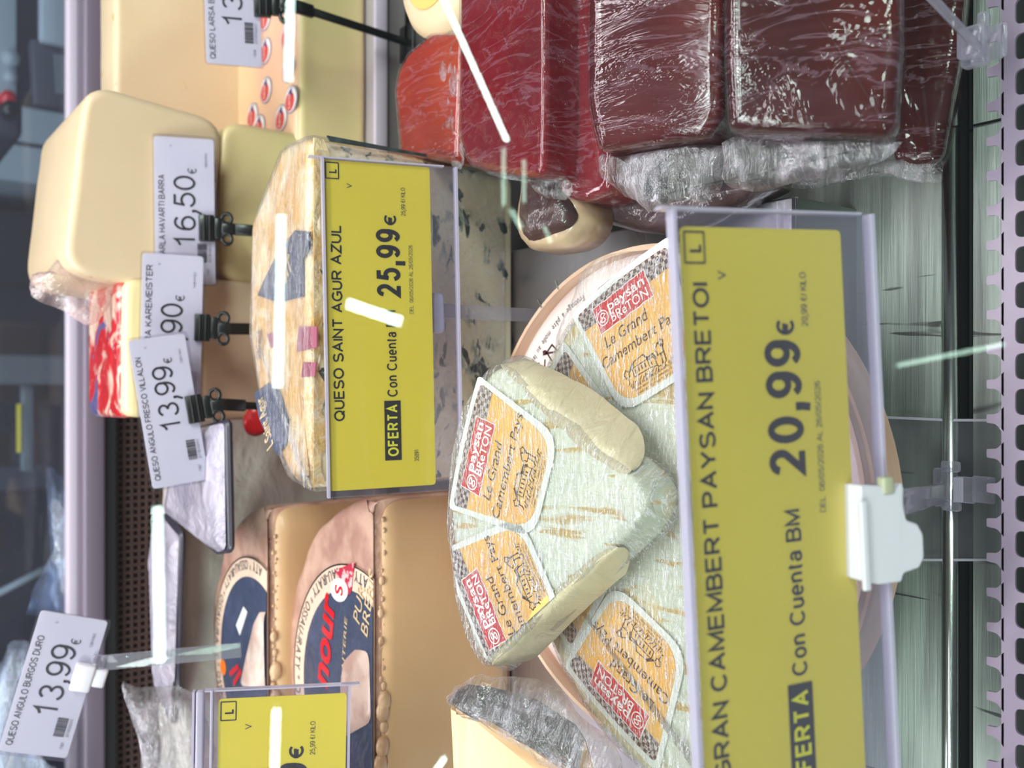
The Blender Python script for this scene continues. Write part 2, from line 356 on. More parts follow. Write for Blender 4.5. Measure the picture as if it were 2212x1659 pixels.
BLUEF=pbr('blue_cheese_paste',(252,234,206),.4,coat=.3,coatr=.3,col2=(246,228,196),ns=14,extra=[((150,158,142),120,.57,.66,(.45,1,.8),.6),((56,72,70),135,.60,.63,(.42,1,.8),.8)])
GOLD=pbr('gold_wrap',(226,176,104),.3,coat=.7,coatr=.12,bs=38,bst=1,bdist=.006,col2=(244,218,176),ns=34,lo=.4,hi=.62,dist=1)
NAVY=pbr('navy_print',(62,70,96),.35,coat=.5,coatr=.2,bs=40,bst=.8,bdist=.004,col2=(86,92,124),ns=30,lo=.5,hi=.8)
MAG=pbr('magenta_print',(168,90,112),.4,coat=.4)
TANI=pbr('tan_ink',(224,192,150),.45)
CAMR=pbr('white_mould_rind',(222,222,208),.5,coat=.4,coatr=.2,col2=(208,213,198),ns=16,bs=30,bst=.6,bdist=.003,bstretch=(4,.8,1),extra=[((196,166,104),34,.58,.63,(3.6,.6,1),.6),((226,206,160),14,.60,.68,(1,1,1),.6)])
CAMR2=pbr('white_mould_rind_edge',(226,214,184),.5,coat=.5,coatr=.2,col2=(210,186,132),ns=40,lo=.5,hi=.66,bs=60,bst=.8,bdist=.003)
CAMP=pbr('soft_cheese_paste',(204,188,162),.4,coat=.6,coatr=.18,col2=(196,182,150),ns=16,bs=36,bst=.8,bstretch=(1,3,1),bdist=.004,sss=.1)
LABW=pbr('label_border',(232,232,228),.4,coat=.3)
LABO=pbr('label_orange',(238,178,84),.42,coat=.4,coatr=.15,col2=(242,196,124),ns=30,lo=.4,hi=.75,stretch=(1,.3,1))
REDP=pbr('red_print',(206,40,48),.4,coat=.4)
WHP=pbr('white_print',(238,232,230),.45)
WOOD=pbr('poplar_veneer',(234,200,176),.55,col2=(220,178,150),ns=12,stretch=(1,1,12))
BOXP=pbr('cream_box_card',(248,232,228),.5,col2=(244,224,220),ns=10)
DRIND=pbr('charcoal_rind',(62,60,64),.4,coat=.4,coatr=.2,col2=(92,88,92),ns=30,lo=.4,hi=.7,bs=70,bst=.5)
IVORY=pbr('ivory_paste',(238,200,160),.42,coat=.3,coatr=.25,col2=(234,188,142),ns=7,sss=.15)
def quince(name,c1,c2,st=(1,1,1),bs=60,bst=.6,cr=.1,extra=None):
    return pbr(name,c1,.62,coat=.8,coatr=cr,col2=c2,ns=16,lo=.4,hi=.68,bs=bs,bst=bst,bstretch=st,brot=(0,0,.12),bdist=.004,extra=extra,coatbump=True,dist=.3,sparse=(.52,.68),spec=.1)
HZ=[((112,62,66),16,.67,.685,(.6,1,1),1.0)]
QA=quince('quince_paste_brown',(56,14,12),(74,20,14),(1,1,1),22,.35,.06,HZ)
QB=quince('quince_paste_red',(70,12,17),(84,20,17),(4,1.2,1),46,.7,.09,HZ)
QC=quince('quince_paste_bright',(118,18,28),(100,18,28),(1.6,1.3,1),80,1,.10)
QD=quince('quince_paste_orange',(150,44,28),(166,62,34),(4,1,1),40,.8,.14)
FILM=film('cling_film',.07,bs=55,stretch=(1,4,1),gl=.07)
FILMS=film('cling_film_streaks',.02,bs=52,stretch=(1.3,8,1),gl=.10,rough=.10,bst=1,bd=.006,glint=.8)
FILMQ=film('quince_film',.012,tint=(214,180,204),bs=17,stretch=(4,1.0,1),gl=.02,rough=.08,bst=.4,bd=.003,glint=.10)  # lavender tint colours the painted highlight lines
FILMH=film('hazy_film',.22,tint=(214,200,214),bs=45,stretch=(1,3,1),gl=.12,rough=.16,bst=1,bd=.006)
FILMB=film('blue_bag_film',.55,tint=(196,208,240),bs=30,stretch=(1,4,1),gl=.12,rough=.2,bst=1,bd=.008)
FILMP=film('pink_film',.5,tint=(226,190,190),bs=45,gl=.1,rough=.2,bst=1,bd=.006)
FRESH=pbr('fresh_cheese_bag',(218,206,200),.4,coat=.6,coatr=.2,col2=(208,198,194),ns=14,bs=26,bst=.8,bdist=.006)
VACB=pbr('vacuum_pack',(158,148,166),.3,coat=.8,coatr=.15,col2=(186,174,190),ns=20,bs=30,bst=1,bdist=.008)
DKED=pbr('dark_rind_edge',(58,52,66),.4,coat=.5)
REDF=pbr('red_print_film',(206,36,44),.35,coat=.7,coatr=.15,col2=(236,196,180),ns=26,lo=.5,hi=.58,bs=30,bst=.9,bdist=.005,dist=1.5,extra=[((104,96,148),20,.62,.66,(1,1,1),1)])
REDS=pbr('red_plastic',(222,24,34),.3,coat=.6)
WALLM=pbr('navy_wall',(34,38,50),.6,col2=(28,31,42),ns=3)
FLOORM=pbr('grey_floor',(150,156,166),.5,col2=(140,146,156),ns=3)
GREYM=pbr('grey_painted_steel',(118,124,130),.4,.2)
LGREY=pbr('light_grey_plastic',(168,176,184),.45)
DGREY=pbr('dark_grey_plastic',(66,68,78),.5)
MESHG=pbr('dark_grille_metal',(44,36,40),.5,.3)
RUST=pbr('brown_grille_metal',(104,78,72),.5,.3)
TUBEE=emit('tube_light_glow',(215,255,246),46)
TUBEF=emit('tube_light_glow_faint',(215,255,235),9)
TUBEB=pbr('tube_light_body',(220,220,220),.4)

# ================================================================ SETTING
bx('floor',(0,1.0,-.95),(7,9,.04),FLOORM)['kind']='structure'
bx('wall_back',(0,3.4,.8),(6,.1,3.5),WALLM)['kind']='structure'

# ---- display case
Y0,Y1=.249,.615; ZD=.055
case=empty('display_case',Matrix.Translation((0,.45,-.04)),'refrigerated cheese counter body with dark perforated rear panel and pale rear rail','display case')
CM=Matrix.Translation((0,-.45,.04))
def cpart(name,c,s,mat,bev=0): return bx(name,c,s,mat,case,bev,M=CM)
cpart('case_floor',(0,.55,-.03),(1.5,.95,.02),DARK)
cpart('rear_panel',(0,1.00,.040),(1.5,.02,.28),MESHG)
cpart('rear_rail',(0,.980,.204),(1.5,.030,.022),MAUVE,.004)
cpart('rail_edge',(0,1.006,.216),(1.5,.014,.014),CREAMW,.003)
cpart('rail_groove',(0,.978,.188),(1.5,.016,.010),DARK)
cpart('front_body',(0,.02,-.28),(1.5,.10,.5),CREAMW)
# perforated strip of the rear panel: a real net of bars
bm=bmesh.new()
for k in range(95): box(bm,(-.47+k*.0075,.9865,.142),(.0016,.004,.085),0)
for k in range(12): box(bm,(-.115,.9865,.103+k*.0075),(.72,.004,.0016),0)
o=bm_obj('perforated_strip',bm,RUST,case,CM,False); o['kind']='stuff'
cpart('rear_glass',(0,1.016,.252),(1.5,.004,.07),clear('rear_glass_material',(215,222,232),.02,edge=.2))
# back deck (full width) with white front lip
bd=empty('rear_shelf',Matrix.Translation((0,.80,ZD)),'grey rear shelf with a white front edge carrying the cheese bars','shelf')
bx('shelf_board',(0,0,-.004),(1.5,.30,.008),pbr('shelf_grey',(176,166,170),.45,.2),bd)
bx('shelf_lip',(0,-.151,-.002),(1.5,.004,.012),CREAMW,bd,.001)
bx('shelf_riser',(0,-.1465,-.04),(1.5,.004,.07),pbr('riser_grey',(150,140,142),.4,.3),bd)
# front deck: stainless riser box
dk=empty('stainless_riser',Matrix.Translation((-.20,(Y0+Y1)/2,0)),'brushed stainless riser platform under the round soft cheese','platform')
DL=-.55; DR=.09
bm=bmesh.new(); box(bm,((DL+DR)/2+.20,0,ZD-.002),(DR-DL,Y1-Y0,.004),.0012,2); bm_obj('platform_top',bm,GALV,dk)
bx('platform_front',((DL+DR)/2+.20,-(Y1-Y0)/2+.001,ZD/2-.002),(DR-DL,.003,ZD-.003),STEELD,dk)
bx('platform_side',(DR+.20-.0015,0,ZD/2-.002),(.003,Y1-Y0-.004,ZD-.003),STEELD,dk)
# tray pans with rolled front edge, seam between
seamx=onz(2040,282,0).x
def pan(xa,xb,label):
    t=empty('tray_pan',Matrix.Translation(((xa+xb)/2,.29,0)),label,'tray'); w_=xb-xa-.0012
    bx('pan_floor',(0,0,-.002),(w_,.175,.004),STEEL,t)
    bm=bmesh.new(); cyl(bm,(-w_/2,-.0900,.0005),(w_/2,-.0900,.0005),.0040,None,20); bm_obj('rolled_edge',bm,STEELR,t)
    bx('front_flange',(0,-.1150,-.004),(w_,.032,.003),STEEL,t,0)
    bx('flange_gap',(0,-.0968,-.012),(w_,.006,.004),DARK,t,0)
pan(-.55,seamx,'brushed steel tray pan in front of the yellow price tag, scratched')
pan(seamx,.55,'brushed steel tray pan under the stacked red quince blocks')
# rear well floor between the decks on the right
wl=bx('well_liner',(.33,.43,-.012),(.47,.36,.006),DARK); tag(wl,'dark steel well liner behind and under the quince blocks','liner')  # near black stands for the shade in the gap under the quince
# ---- perforated air grille
gz=.028; pitch=.0148; gy=onz(2163,600,gz).y
gr=empty('air_grille',Matrix.Translation((0,gy-.06,gz)),'white perforated air grille along the front edge of the counter','grille')
def cell(bm,x,y,w_,h_,hw,hh,r,th):
    inn=[(a+x,b+y) for a,b in rounded(rect(-hw,-hh,hw,hh),r,4)]
    L=len(inn); out=[]
    for a,b in inn:
        dx,dy=a-x,b-y; k=max(abs(dx)/(w_/2),abs(dy)/(h_/2)); out.append((x+dx/k,y+dy/k))
    def q(l,z): return [bm.verts.new((a,b,z)) for a,b in l]
    A=q(inn,0);B=q(out,0);C=q(inn,-th)
    # corners
    for i in range(L):
        j=(i+1)%L; bm.faces.new((B[i],B[j],A[j],A[i])); bm.faces.new((A[i],A[j],C[j],C[i]))
    for sx in (-1,1):
        for sy in (-1,1):
            c=bm.verts.new((x+sx*w_/2,y+sy*h_/2,0))
            a=min(range(L),key=lambda i:(out[i][0]-(x+sx*w_/2))**2+(out[i][1]-(y+sy*h_/2))**2)
            cand=[b for b in (B[a-1],B[a],B[(a+1)%L])]
            for u,v in ((cand[0],cand[1]),(cand[1],cand[2])):
                try: bm.faces.new((u,v,c))
                except ValueError: pass
yy=.06  # local y of the strip's rear boundary
bm=bmesh.new(); phase=(onz(2165,118,gz).x)%pitch
rows=5; hgt=.0145
x0=-.45+phase
nx=int(.9/pitch)
box(bm,(0,yy-.002,-.0007),(.9,.004,.0014),0)
for r_ in range(rows):
    for k in range(nx): cell(bm,x0+(k+.5)*pitch,yy-.004-hgt/2-r_*hgt,pitch,hgt,pitch*.37,hgt*.40,.003,.0014)
for k in range(nx+1):
    t=x0+k*pitch
    pts=rounded([(t-.0052,yy-.001),(t-.0022,yy+.0018),(t-.0018,yy+.0060),(t+.0018,yy+.0060),(t+.0022,yy+.0018),(t+.0052,yy-.001)],[0,.001,.0006,.0006,.001,0],3)
    vs=[bm.verts.new((a,b,0)) for a,b in pts]; v2=[bm.verts.new((a,b,-.0014)) for a,b in pts]
    bm.faces.new(vs)
    for i in range(len(vs)-1): bm.faces.new((vs[i],vs[i+1],v2[i+1],v2[i]))
bm_obj('grille_plate',bm,WHITEM,gr,smooth=False)
bx('grille_support',(0,yy-.045,-.030),(.9,.11,.004),pbr('dark_duct',(40,44,44),.6),gr)
# ---- front glass pane
GN=V3((0,-math.cos(R(42)),math.sin(R(42)))); GP=CAM+FWD*.115
GU=V3((1,0,0)); GV=GN.cross(GU)
gl=bx('window_1',(0,0,0),(1.3,.62,.005),GLASS,M=fr(GP+GV*-.03,GU,GV)); gl['kind']='structure'
# ---- ceiling tube lights: where the pane mirrors them
def tubel(a,b,wpx,mat,label,D=1.7):
    wp=[]
    for p in (a,b):
        v=CAM+ray(*p)*D; wp.append(v-GN*(2*(v-GP).dot(GN)))
    r=wpx/FPX*D/2
    t=empty('tube_light',Matrix.Translation((wp[0]+wp[1])/2),label,'lamp'); c=(wp[0]+wp[1])/2
    d=(wp[1]-wp[0]).normalized()
    bm=bmesh.new(); cyl(bm,wp[0]-c,wp[1]-c,r,None,12); bm_obj('tube',bm,mat,t)
    for s_,q in ((-1,wp[0]),(1,wp[1])):
        bm=bmesh.new(); cyl(bm,q-c,q-c+d*s_*.008,r*1.1,None,12); bm_obj('end_cap',bm,TUBEB,t)
tubel((608,466),(600,836),15,TUBEE,'ceiling tube lamp mirrored across the gold wrapped blue cheese')
tubel((629,-60),(623,176),15,TUBEE,'ceiling tube lamp mirrored over the logo printed cheese bar')
tubel((340,1094),(346,1428),17,TUBEE,'ceiling tube lamp mirrored over the bagged white cheese')
tubel((597,1529),(590,1760),15,TUBEE,'ceiling tube lamp mirrored in the cropped yellow tag')
tubel((950,-20),(1096,306),10,TUBEE,'long slanting lamp mirrored across the bright red quince block')
tubel((752,656),(868,696),22,TUBEE,'short slanting lamp mirrored on the blue cheese tag')
tubel((1088,322),(1088,444),9,TUBEF,'thin faint lamp mirrored at the corner of the blue cheese')
tubel((1132,346),(1132,438),8,TUBEF,'thin faint lamp mirrored below the bright red quince block')
tubel((1104,454),(1127,494),12,TUBEF,'stubby lamp mirrored on the blue cheese edge')
tubel((1176,490),(1190,524),8,TUBEF,'stubby lamp mirrored above the round box')
tubel((1936,790),(2166,744),11,TUBEF,'faint lamp mirrored on the steel tray beside the big tag')
tubel((930,1680),(962,1636),10,TUBEE,'lamp mirrored above the charcoal rinded wedge')
# ================================================================ CHEESES
# ---- soft cheese half wheel in its round box
WT=.114; WTH=.024   # top height, thickness
BC=V3((-.058,.320,0)); BR=.129
boxc=empty('round_box',Matrix.Translation((BC.x,BC.y,.060)),'round veneer box of thin wood with printed cream base, holding the half wheel','box')
bm=bmesh.new(); n=96
def ringwall(bm,ro,ri,z0,z1,n=96,j=0):
    o=[[bm.verts.new(((r+j*math.sin(a*7)*.3)*math.cos(a),(r+j*math.sin(a*7)*.3)*math.sin(a),z+j*math.sin(a*3+1))) for a in [2*math.pi*i/n for i in range(n)]] for r,z in ((ro,z0),(ro,z1),(ri,z1),(ri,z0))]
    for k in range(4):
        for i in range(n): bm.faces.new((o[k][i],o[k][(i+1)%n],o[(k+1)%4][(i+1)%n],o[(k+1)%4][i]))
ringwall(bm,BR,BR-.0022,0,.029,n,.0005); bm_obj('box_wall',bm,WOOD,boxc,smooth=False)
bm=bmesh.new(); ringwall(bm,BR+.0016,BR,.004,.024,n,.0003); bm_obj('veneer_band',bm,WOOD,boxc,smooth=False)
flat('box_base',ell(0,0,BR-.002,BR-.002,64),BOXP,boxc,z=.0205,th=.018)
for a in (28,36):
    c_=V3(((BR+.0008)*math.cos(R(a)),(BR+.0008)*math.sin(R(a)),.0295))
    bx('staple',c_,(.006,.0009,.0009),STEELR,boxc,MR=Matrix.Rotation(R(a),4,'Z'))
# printed line and little figures on the cream base
def arc_text(name,s,r,a0,da,cap,mat,parent,z,inward=True,C=(0,0),off=0,shear=0,cl=None,ccw=True,wscale=.8):
    """letters along an arc; inward: tops point to the centre"""
    vs=[];fs=[];a=a0
    for ch in s:
        if ch==' ': a+=da*.6*(1 if ccw else -1); continue
        v,f=text_mesh(ch,off,shear); mnx=min(q.x for q in v); mxx=max(q.x for q in v); k=cap/CAPH; wd=(mxx-mnx)*k*wscale
        st=(wd+cap*.16)/r*180/math.pi*(1 if ccw else -1); am=R(a+st/2)
        base=len(vs)
        for q in v:
            lx=(q.x-(mnx+mxx)/2)*k*wscale; ly=q.y*k
            if inward: rad=r-ly; ang=am+lx/r
            else: rad=r+ly; ang=am-lx/r
            vs.append((C[0]+rad*math.cos(ang),C[1]+rad*math.sin(ang),z))
        fs+=[tuple(base+i for i in g) for g in f]; a+=st
    return mk(name,vs,fs,mat,parent)
arc_text('rim_lettering','Fromage à pâte molle au lait thermisé (température)',BR*.925,24,2,.0036,INKG,boxc,.0208,inward=True)
bm=bmesh.new()
for i in range(4):
    a=R(66-i*7); x,y=BR*.84*math.cos(a),BR*.84*math.sin(a)
    for (dx,dy,sx,sy,rt) in ((0,0,.0012,.010,.2),(.002,.002,.0010,.008,.9),(-.002,.002,.001,.008,-.7),(0,.006,.003,.003,.3),(.003,-.003,.001,.006,-.5)):
        box(bm,(x+dx,y+dy,.0208),(sx,sy,.0002),0,M=Matrix.Rotation(rt+i,4,'Z'))
bm_obj('reed_drawing',bm,INKB,boxc,smooth=False)

# label with its prints, built once, copied
def label_build(parent,M,wo=.074,wi=.050,h=.062,panel_only=False):
    """x = reading direction, y = outwards to the rim"""
    def trap(e):
        y0,y1=-h/2-e,h/2+e
        top=[( (wo/2+e)*math.sin(t)/math.sin(.5), y1-.010+.010*math.cos(t*1.25)) for t in [ .5-.1*k for k in range(11)]]
        pts=[(-wi/2-e,y0),(wi/2+e,y0)]+top
        return rounded(pts,[.014,.014]+[.004]+[.0005]*9+[.004],5)
    lab=slab('label',trap(.0038),.0004,0,LABW,parent,M,smooth=False)
    flat('orange_panel',trap(0),LABO,lab,z=.0003)
    # brown checked band along the outer edge
    band=[p for p in trap(0)]
    b=flat('checked_band',band,GING,lab,z=.00045); clip(b,[((0,h/2-.0125,0),(0,-1,0))])
    # wavy red sign
    sx0,sx1,sy0,sy1=-.0235,.0185,h/2-.0200,h/2-.0050
    def wav(e):
        pts=[];k=12
        for i in range(k): pts.append((sx0-e+(sx1-sx0+2*e)*i/k,sy0-e+random.uniform(-.0004,.0004)))
        for i in range(4): pts.append((sx1+e+random.uniform(-.0004,.0004),sy0-e+(sy1-sy0+2*e)*i/4))
        for i in range(k): pts.append((sx1+e-(sx1-sx0+2*e)*i/k,sy1+e+random.uniform(-.0004,.0004)))
        for i in range(4): pts.append((sx0-e+random.uniform(-.0004,.0004),sy1+e-(sy1-sy0+2*e)*i/4))
        return pts
    random.seed(3); flat('sign_border',wav(.0006),WHP,lab,z=.0006); random.seed(3); flat('red_sign',wav(0),REDP,lab,z=.00075)
    text('brand_lettering','paysan',-.0125,.0165,h/2-.0117,.0052,WHP,lab,z=.0009,off=.012)
    text('brand_lettering','BReTON',-.0125,.0165,h/2-.0185,.0050,WHP,lab,z=.0009,off=.006)
    bm=bmesh.new(); cx,cy=-.0182,h/2-.0128
    ringwall2(bm,cx,cy,.0044,.0038,.0009); 
    bm_obj('swirl_emblem',bm,WHP,lab,smooth=False)
    vs=[];fs=[]  # S swirl
    P=[(cx+.0022*math.cos(t)*(1-.12*t)*1.0+0,cy+.0012+.0014*math.sin(t)*(1-.1*t)) for t in [k*.45 for k in range(10)]]
    P=P[::-1]+[(2*cx-a,2*cy-b) for a,b in P]
    stroke('swirl_emblem',P,.0007,WHP,lab,.0009)
    text('title_lettering','Le Grand',-.0230,.0110,h/2-.0290,.0062,INKB,lab,z=.0005,shear=.12)
    text('title_lettering','Camembert Pays',-.0300,.0310,h/2-.0385,.0058,INKB,lab,z=.0005,shear=.12)
    # farm drawing
    D=[]
    def st(p,w_=.0005): D.append((p,w_))
    y=-h/2+.0085
    st([(-.011,y+.0015),(-.011,y+.006),(-.008,y+.009),(-.001,y+.0095),(.001,y+.006),(.001,y+.001),(-.011,y+.0015)]); st([(-.011,y+.006),(-.009,y+.0062),(.001,y+.006)]); st([(-.009,y+.009),(-.0125,y+.0058)],.0011); st([(-.001,y+.0095),(.0022,y+.0055)],.001)
    st([(.001,y+.005),(.005,y+.0055),(.006,y+.003),(.006,y),(.001,y+.001)]); st([(.001,y+.005),(.002,y+.0065),(.0055,y+.0068),(.0068,y+.0035)],.0009)
    for q in (-.009,-.0065,-.004,-.0015): st([(q,y+.003),(q,y+.0048)],.0008)
    st([(.003,y+.002),(.003,y+.0035)],.0008)
    for cx_,cy_,rr in ((.0105,y+.007,.0028),(.013,y+.0095,.0016),(-.0155,y+.005,.002)):
        st([(cx_+rr*(1+.25*math.sin(5*a))*math.cos(a),cy_+rr*(1+.25*math.sin(5*a))*math.sin(a)) for a in [k*.5 for k in range(14)]],.0005); st([(cx_,cy_-rr),(cx_-.0004,y-.0005)],.0007)
    for i in range(22):
        q=-.017+i*.0016; st([(q,y-.001-.0012*(i%3)),(q+.0011,y-.0001-.001*(i%2))],.0005)
    vs=[];fs=[]
    for p,w_ in D: stroke_into(vs,fs,p,w_,.0005)
    mk('farm_drawing',vs,fs,INKB,lab)
    for i,s in enumerate(('Per 100 g: Energy 1285 kJ/310 kcal: Fat 25 g;','of which saturated 19 g; Carbohydrate 1,0 g;','of which sugars 0,5 g; Protein 18 g; Salt 1,6 g.')[:3]):
        text('small_print',s,-.0150+i*.001,.0170-i*.0015,-h/2+.0048-i*.0021,.0014,INKB,lab,z=.0005)
    return lab
def stroke_into(vs,fs,p,w_,z):
    for a,b in zip(p[:-1],p[1:]):
        d=V3((b[0]-a[0],b[1]-a[1],0))
        if d.length<1e-9: continue
        d.normalize(); n_=V3((-d.y,d.x,0))*w_/2; e=d*w_*.35; k=len(vs)
        A=V3((*a,z))-e; B=V3((*b,z))+e
        vs+= [tuple(A+n_),tuple(A-n_),tuple(B-n_),tuple(B+n_)]; fs.append((k,k+1,k+2,k+3))
def stroke(name,p,w_,mat,parent,z):
    vs=[];fs=[]; stroke_into(vs,fs,p,w_,z); return mk(name,vs,fs,mat,parent)
def ringwall2(bm,cx,cy,ro,ri,z,n=28):
    A=[bm.verts.new((cx+ro*math.cos(2*math.pi*i/n),cy+ro*math.sin(2*math.pi*i/n),z)) for i in range(n)]
    B=[bm.verts.new((cx+ri*math.cos(2*math.pi*i/n),cy+ri*math.sin(2*math.pi*i/n),z)) for i in range(n)]
    for i in range(n): bm.faces.new((A[i],A[(i+1)%n],B[(i+1)%n],B[i]))
m,t,o=nt('checked_band_print'); p=N(t,'ShaderNodeBsdfPrincipled'); p.inputs['Roughness'].default_value=.45
c=coords(t,(1,1,1),(0,0,.0)); ck=N(t,'ShaderNodeTexChecker'); t.links.new(c,ck.inputs[0]); ck.inputs['Scale'].default_value=430; ck.inputs[1].default_value=(*lin((86,58,62)),1); ck.inputs[2].default_value=(*lin((196,180,172)),1)
n1=tex(t,coords(t,(1,3,1)),400,3,.6); mx=N(t,'ShaderNodeMix',data_type='RGBA'); r1=ramp(t,n1.outputs[0],[(.45,(0,0,0)),(.62,(1,1,1))]); mm=N(t,'ShaderNodeMath',operation='MULTIPLY'); t.links.new(r1.outputs[0],mm.inputs[0]); mm.inputs[1].default_value=.7
t.links.new(mm.outputs[0],mx.inputs[0]); t.links.new(ck.outputs[0],mx.inputs[6]); mx.inputs[7].default_value=(*lin((110,84,84)),1); t.links.new(mx.outputs[2],p.inputs[0]); t.links.new(p.outputs[0],o.inputs[0]); GING=m
def copy_label(src,parent,M,planes=None):
    c_=src.copy(); COL.objects.link(c_); c_.parent=parent; c_.matrix_local=M
    obs=[c_]
    if planes: c_.data=c_.data.copy()
    for ch in src.children:
        d=ch.copy(); COL.objects.link(d); d.parent=c_
        if planes: d.data=d.data.copy()
        obs.append(d)
    if planes:
        Mi=M.inverted()
        for q in obs:
            clip(q,[(Mi@V3(co),Mi.to_3x3()@V3(no)) for co,no in planes])
            if q is not c_ and len(q.data.polygons)==0: bpy.data.objects.remove(q)
    return c_
# half wheel
WC=V3((-.062,.260,WT)); WR=.125
MW=Matrix.Translation((WC.x,WC.y,WT))
hw=empty('camembert_half',MW,'large half wheel of striped white soft cheese in cling film behind the big yellow tag','cheese')
pts=[]
for i in range(61):
    a=R(-13+206*i/60); rr=WR*(1+.008*math.sin(5*a)+.006*math.sin(11*a)); pts.append((rr*math.cos(a),rr*math.sin(a)))
slab('cheese_body',pts,WTH,.006,CAMR,hw,wob=.0010,z0=0)
# browned rim of the rind, a slightly raised collar
bm=bmesh.new(); A=[];nn=120
for k,(rr,z) in enumerate(((WR-.009,.0002),(WR-.004,.0006),(WR+.0008,-.004),(WR+.0014,-.012),(WR+.0006,-.020),(WR-.003,-.0238))):
    A.append([bm.verts.new(((rr+.0012*noise.noise(V3((a*9,k*.6,1))))*math.cos(a),(rr+.0012*noise.noise(V3((a*9,k*.6,1))))*math.sin(a),z+.0007*noise.noise(V3((a*14,k,2))))) for a in [R(-12+204*i/nn) for i in range(nn+1)]])
for k in range(5):
    for i in range(nn): bm.faces.new((A[k][i],A[k][i+1],A[k+1][i+1],A[k+1][i]))
bm_obj('rind_edge',bm,CAMR2,hw)
proto=label_build(hw,Matrix.Identity(4))
def lab_at(M0,parent,px,py,ux,uy,z=.0016,planes=None,first=False,dy=-.0175):
    """place a label by the centre of its red sign and its reading direction in the picture"""
    s=V3((*loc2(M0,px,py,z),0)); q=V3((*loc2(M0,px+ux,py+uy,z),0)); d=(q-s).normalized(); yv=V3((-d.y,d.x,0))
    k=.91; o_=s-yv*(.031-.0125)*k+d*.0025*k
    M=Matrix.Identity(4)
    for i in range(3): M[i][0]=d[i]*k; M[i][1]=yv[i]*k; M[i][3]=o_[i]
    M[2][3]=z
    if first: proto.matrix_local=M; return proto
    return copy_label(proto,parent,M,planes)
random.seed(5)
lab_at(MW,hw,1345,655,115,-88,first=True)
lab_at(MW,hw,1338,1510,-116,-128)
lab_at(MW,hw,1188,900,50,-110,z=.0013)
lab_at(MW,hw,1192,1262,-62,-110,z=.0013)
# film over the half wheel
fp=[((p[0])*1.012,p[1]*1.012) for p in pts]
fo=slab('cling_film',fp,WTH+.002,.0075,FILMS,hw,z0=.0026,wob=.0014,seed=4)
puff('film_tail',cat_rom([loc2(MW,*q) for q in ((1265,560),(1215,640),(1172,775),(1200,790),(1262,700),(1330,580),(1400,535),(1330,540))],3),.006,FILM,hw,z0=-.008,wob=.003)
# ---- cut wedge lying on the half wheel
p0=at(1400,1090,1); MWd=fplane(onz(1392,1090,WT+WTH+.004),tilt=-0,yaw=0)
MWd=Matrix.Translation(onz(1392,1088,WT+WTH+.003))@Matrix.Rotation(R(7.5),4,'X')
wd=empty('camembert_wedge',MWd,'cut wedge of the white soft cheese lying on top of the half wheel','cheese')
wpx=[(1396,1092),(1372,1142),(1300,1205),(1180,1315),(1085,1412),(1052,1436),(1022,1395),(992,1300),(975,1190),(972,1080),(984,975),(1006,890),(1045,815),(1075,792),(1100,800),(1145,842),(1240,925),(1330,1000),(1384,1050)]
wpts=[loc2(MWd,*q) for q in wpx]
wpts=cat_rom(wpts,4)
def taper_slab():
    return slab('cheese_body',wpts,WTH-.003,.0055,CAMR,wd,wob=.0011,seed=9,taper=-.004)
taper_slab()
# cut faces: creamy paste showing on both cut sides
def side_face(name,px,mat,wk=1,z0p=-.001,ft=(.2,.2)):
    top=[loc2(MWd,*q) for q in px]
    for it in range(3):
        nt_=[top[0]]
        for a,b in zip(top[:-1],top[1:]): nt_+= [((a[0]*.75+b[0]*.25),(a[1]*.75+b[1]*.25)),((a[0]*.25+b[0]*.75),(a[1]*.25+b[1]*.75))]
        top=nt_+[top[-1]]
    vs=[];fs=[];prof=[(-.0050,-.0004),(-.0008,.0003),(.0022,-.0035),(.0048,-.0090),(.0070,-.0145),(.0084,-.0200)]
    L=len(top)
    for k,(d,zz_) in enumerate(prof):
        for i,(x,y) in enumerate(top):
            z=zz_; a=V3((*top[max(0,i-1)],0)); b=V3((*top[min(L-1,i+1)],0)); t_=(b-a).normalized(); nx_,ny_=t_.y,-t_.x
            fd=min(1,(i/(L*ft[0]) if ft[0] else 1),((L-1-i)/(L*ft[1]) if ft[1] else 1)); d_=.0012+(d*wk-.0012)*fd; z=z0p+(z-z0p)*(.15+.85*fd); q=noise.noise(V3((x*120,y*120,k)))*.0007
            vs.append((x+nx_*d_+nx_*q,y+ny_*d_+ny_*q,z+noise.noise(V3((x*90,y*90,k+5)))*.0006))
    for k in range(len(prof)-1):
        for i in range(L-1): fs.append((k*L+i,k*L+i+1,(k+1)*L+i+1,(k+1)*L+i))
    return mk(name,vs,fs,mat,wd,None,True)
side_face('cut_face',[(1070,800),(1110,812),(1145,846),(1240,929),(1322,1000)],CAMP) if False else None
rpx=[(1358,1022),(1328,998),(1240,925),(1145,842),(1100,800),(1078,792)]
lpx=[(1060,1434),(1088,1410),(1180,1315),(1290,1214),(1330,1178)]
side_face('cut_face',lpx,CAMP,.8,ft=(.22,.30)); side_face('cut_face',rpx,CAMP,1.45,ft=(.30,.5))
planes=[]
def edge_plane(a,b,inn):
    A=V3((*loc2(MWd,*a),0)); B=V3((*loc2(MWd,*b),0)); I=V3((*loc2(MWd,*inn),0)); d=(B-A).normalized(); n_=V3((d.y,-d.x,0))
    if (I-A).dot(n_)>0: n_=-n_
    return (A,n_)
mid=(1150,1090)
planes=[edge_plane((1180,1308),(1080,1402),mid),edge_plane((1300,1198),(1180,1308),mid),edge_plane((1240,936),(1145,853),mid),edge_plane((1045,1402),(1000,1300),mid),edge_plane((982,1190),(992,1290),mid),edge_plane((995,960),(1015,890),mid)]
lab_at(MWd,wd,1034,985,36,-160,planes=planes,z=.0014)
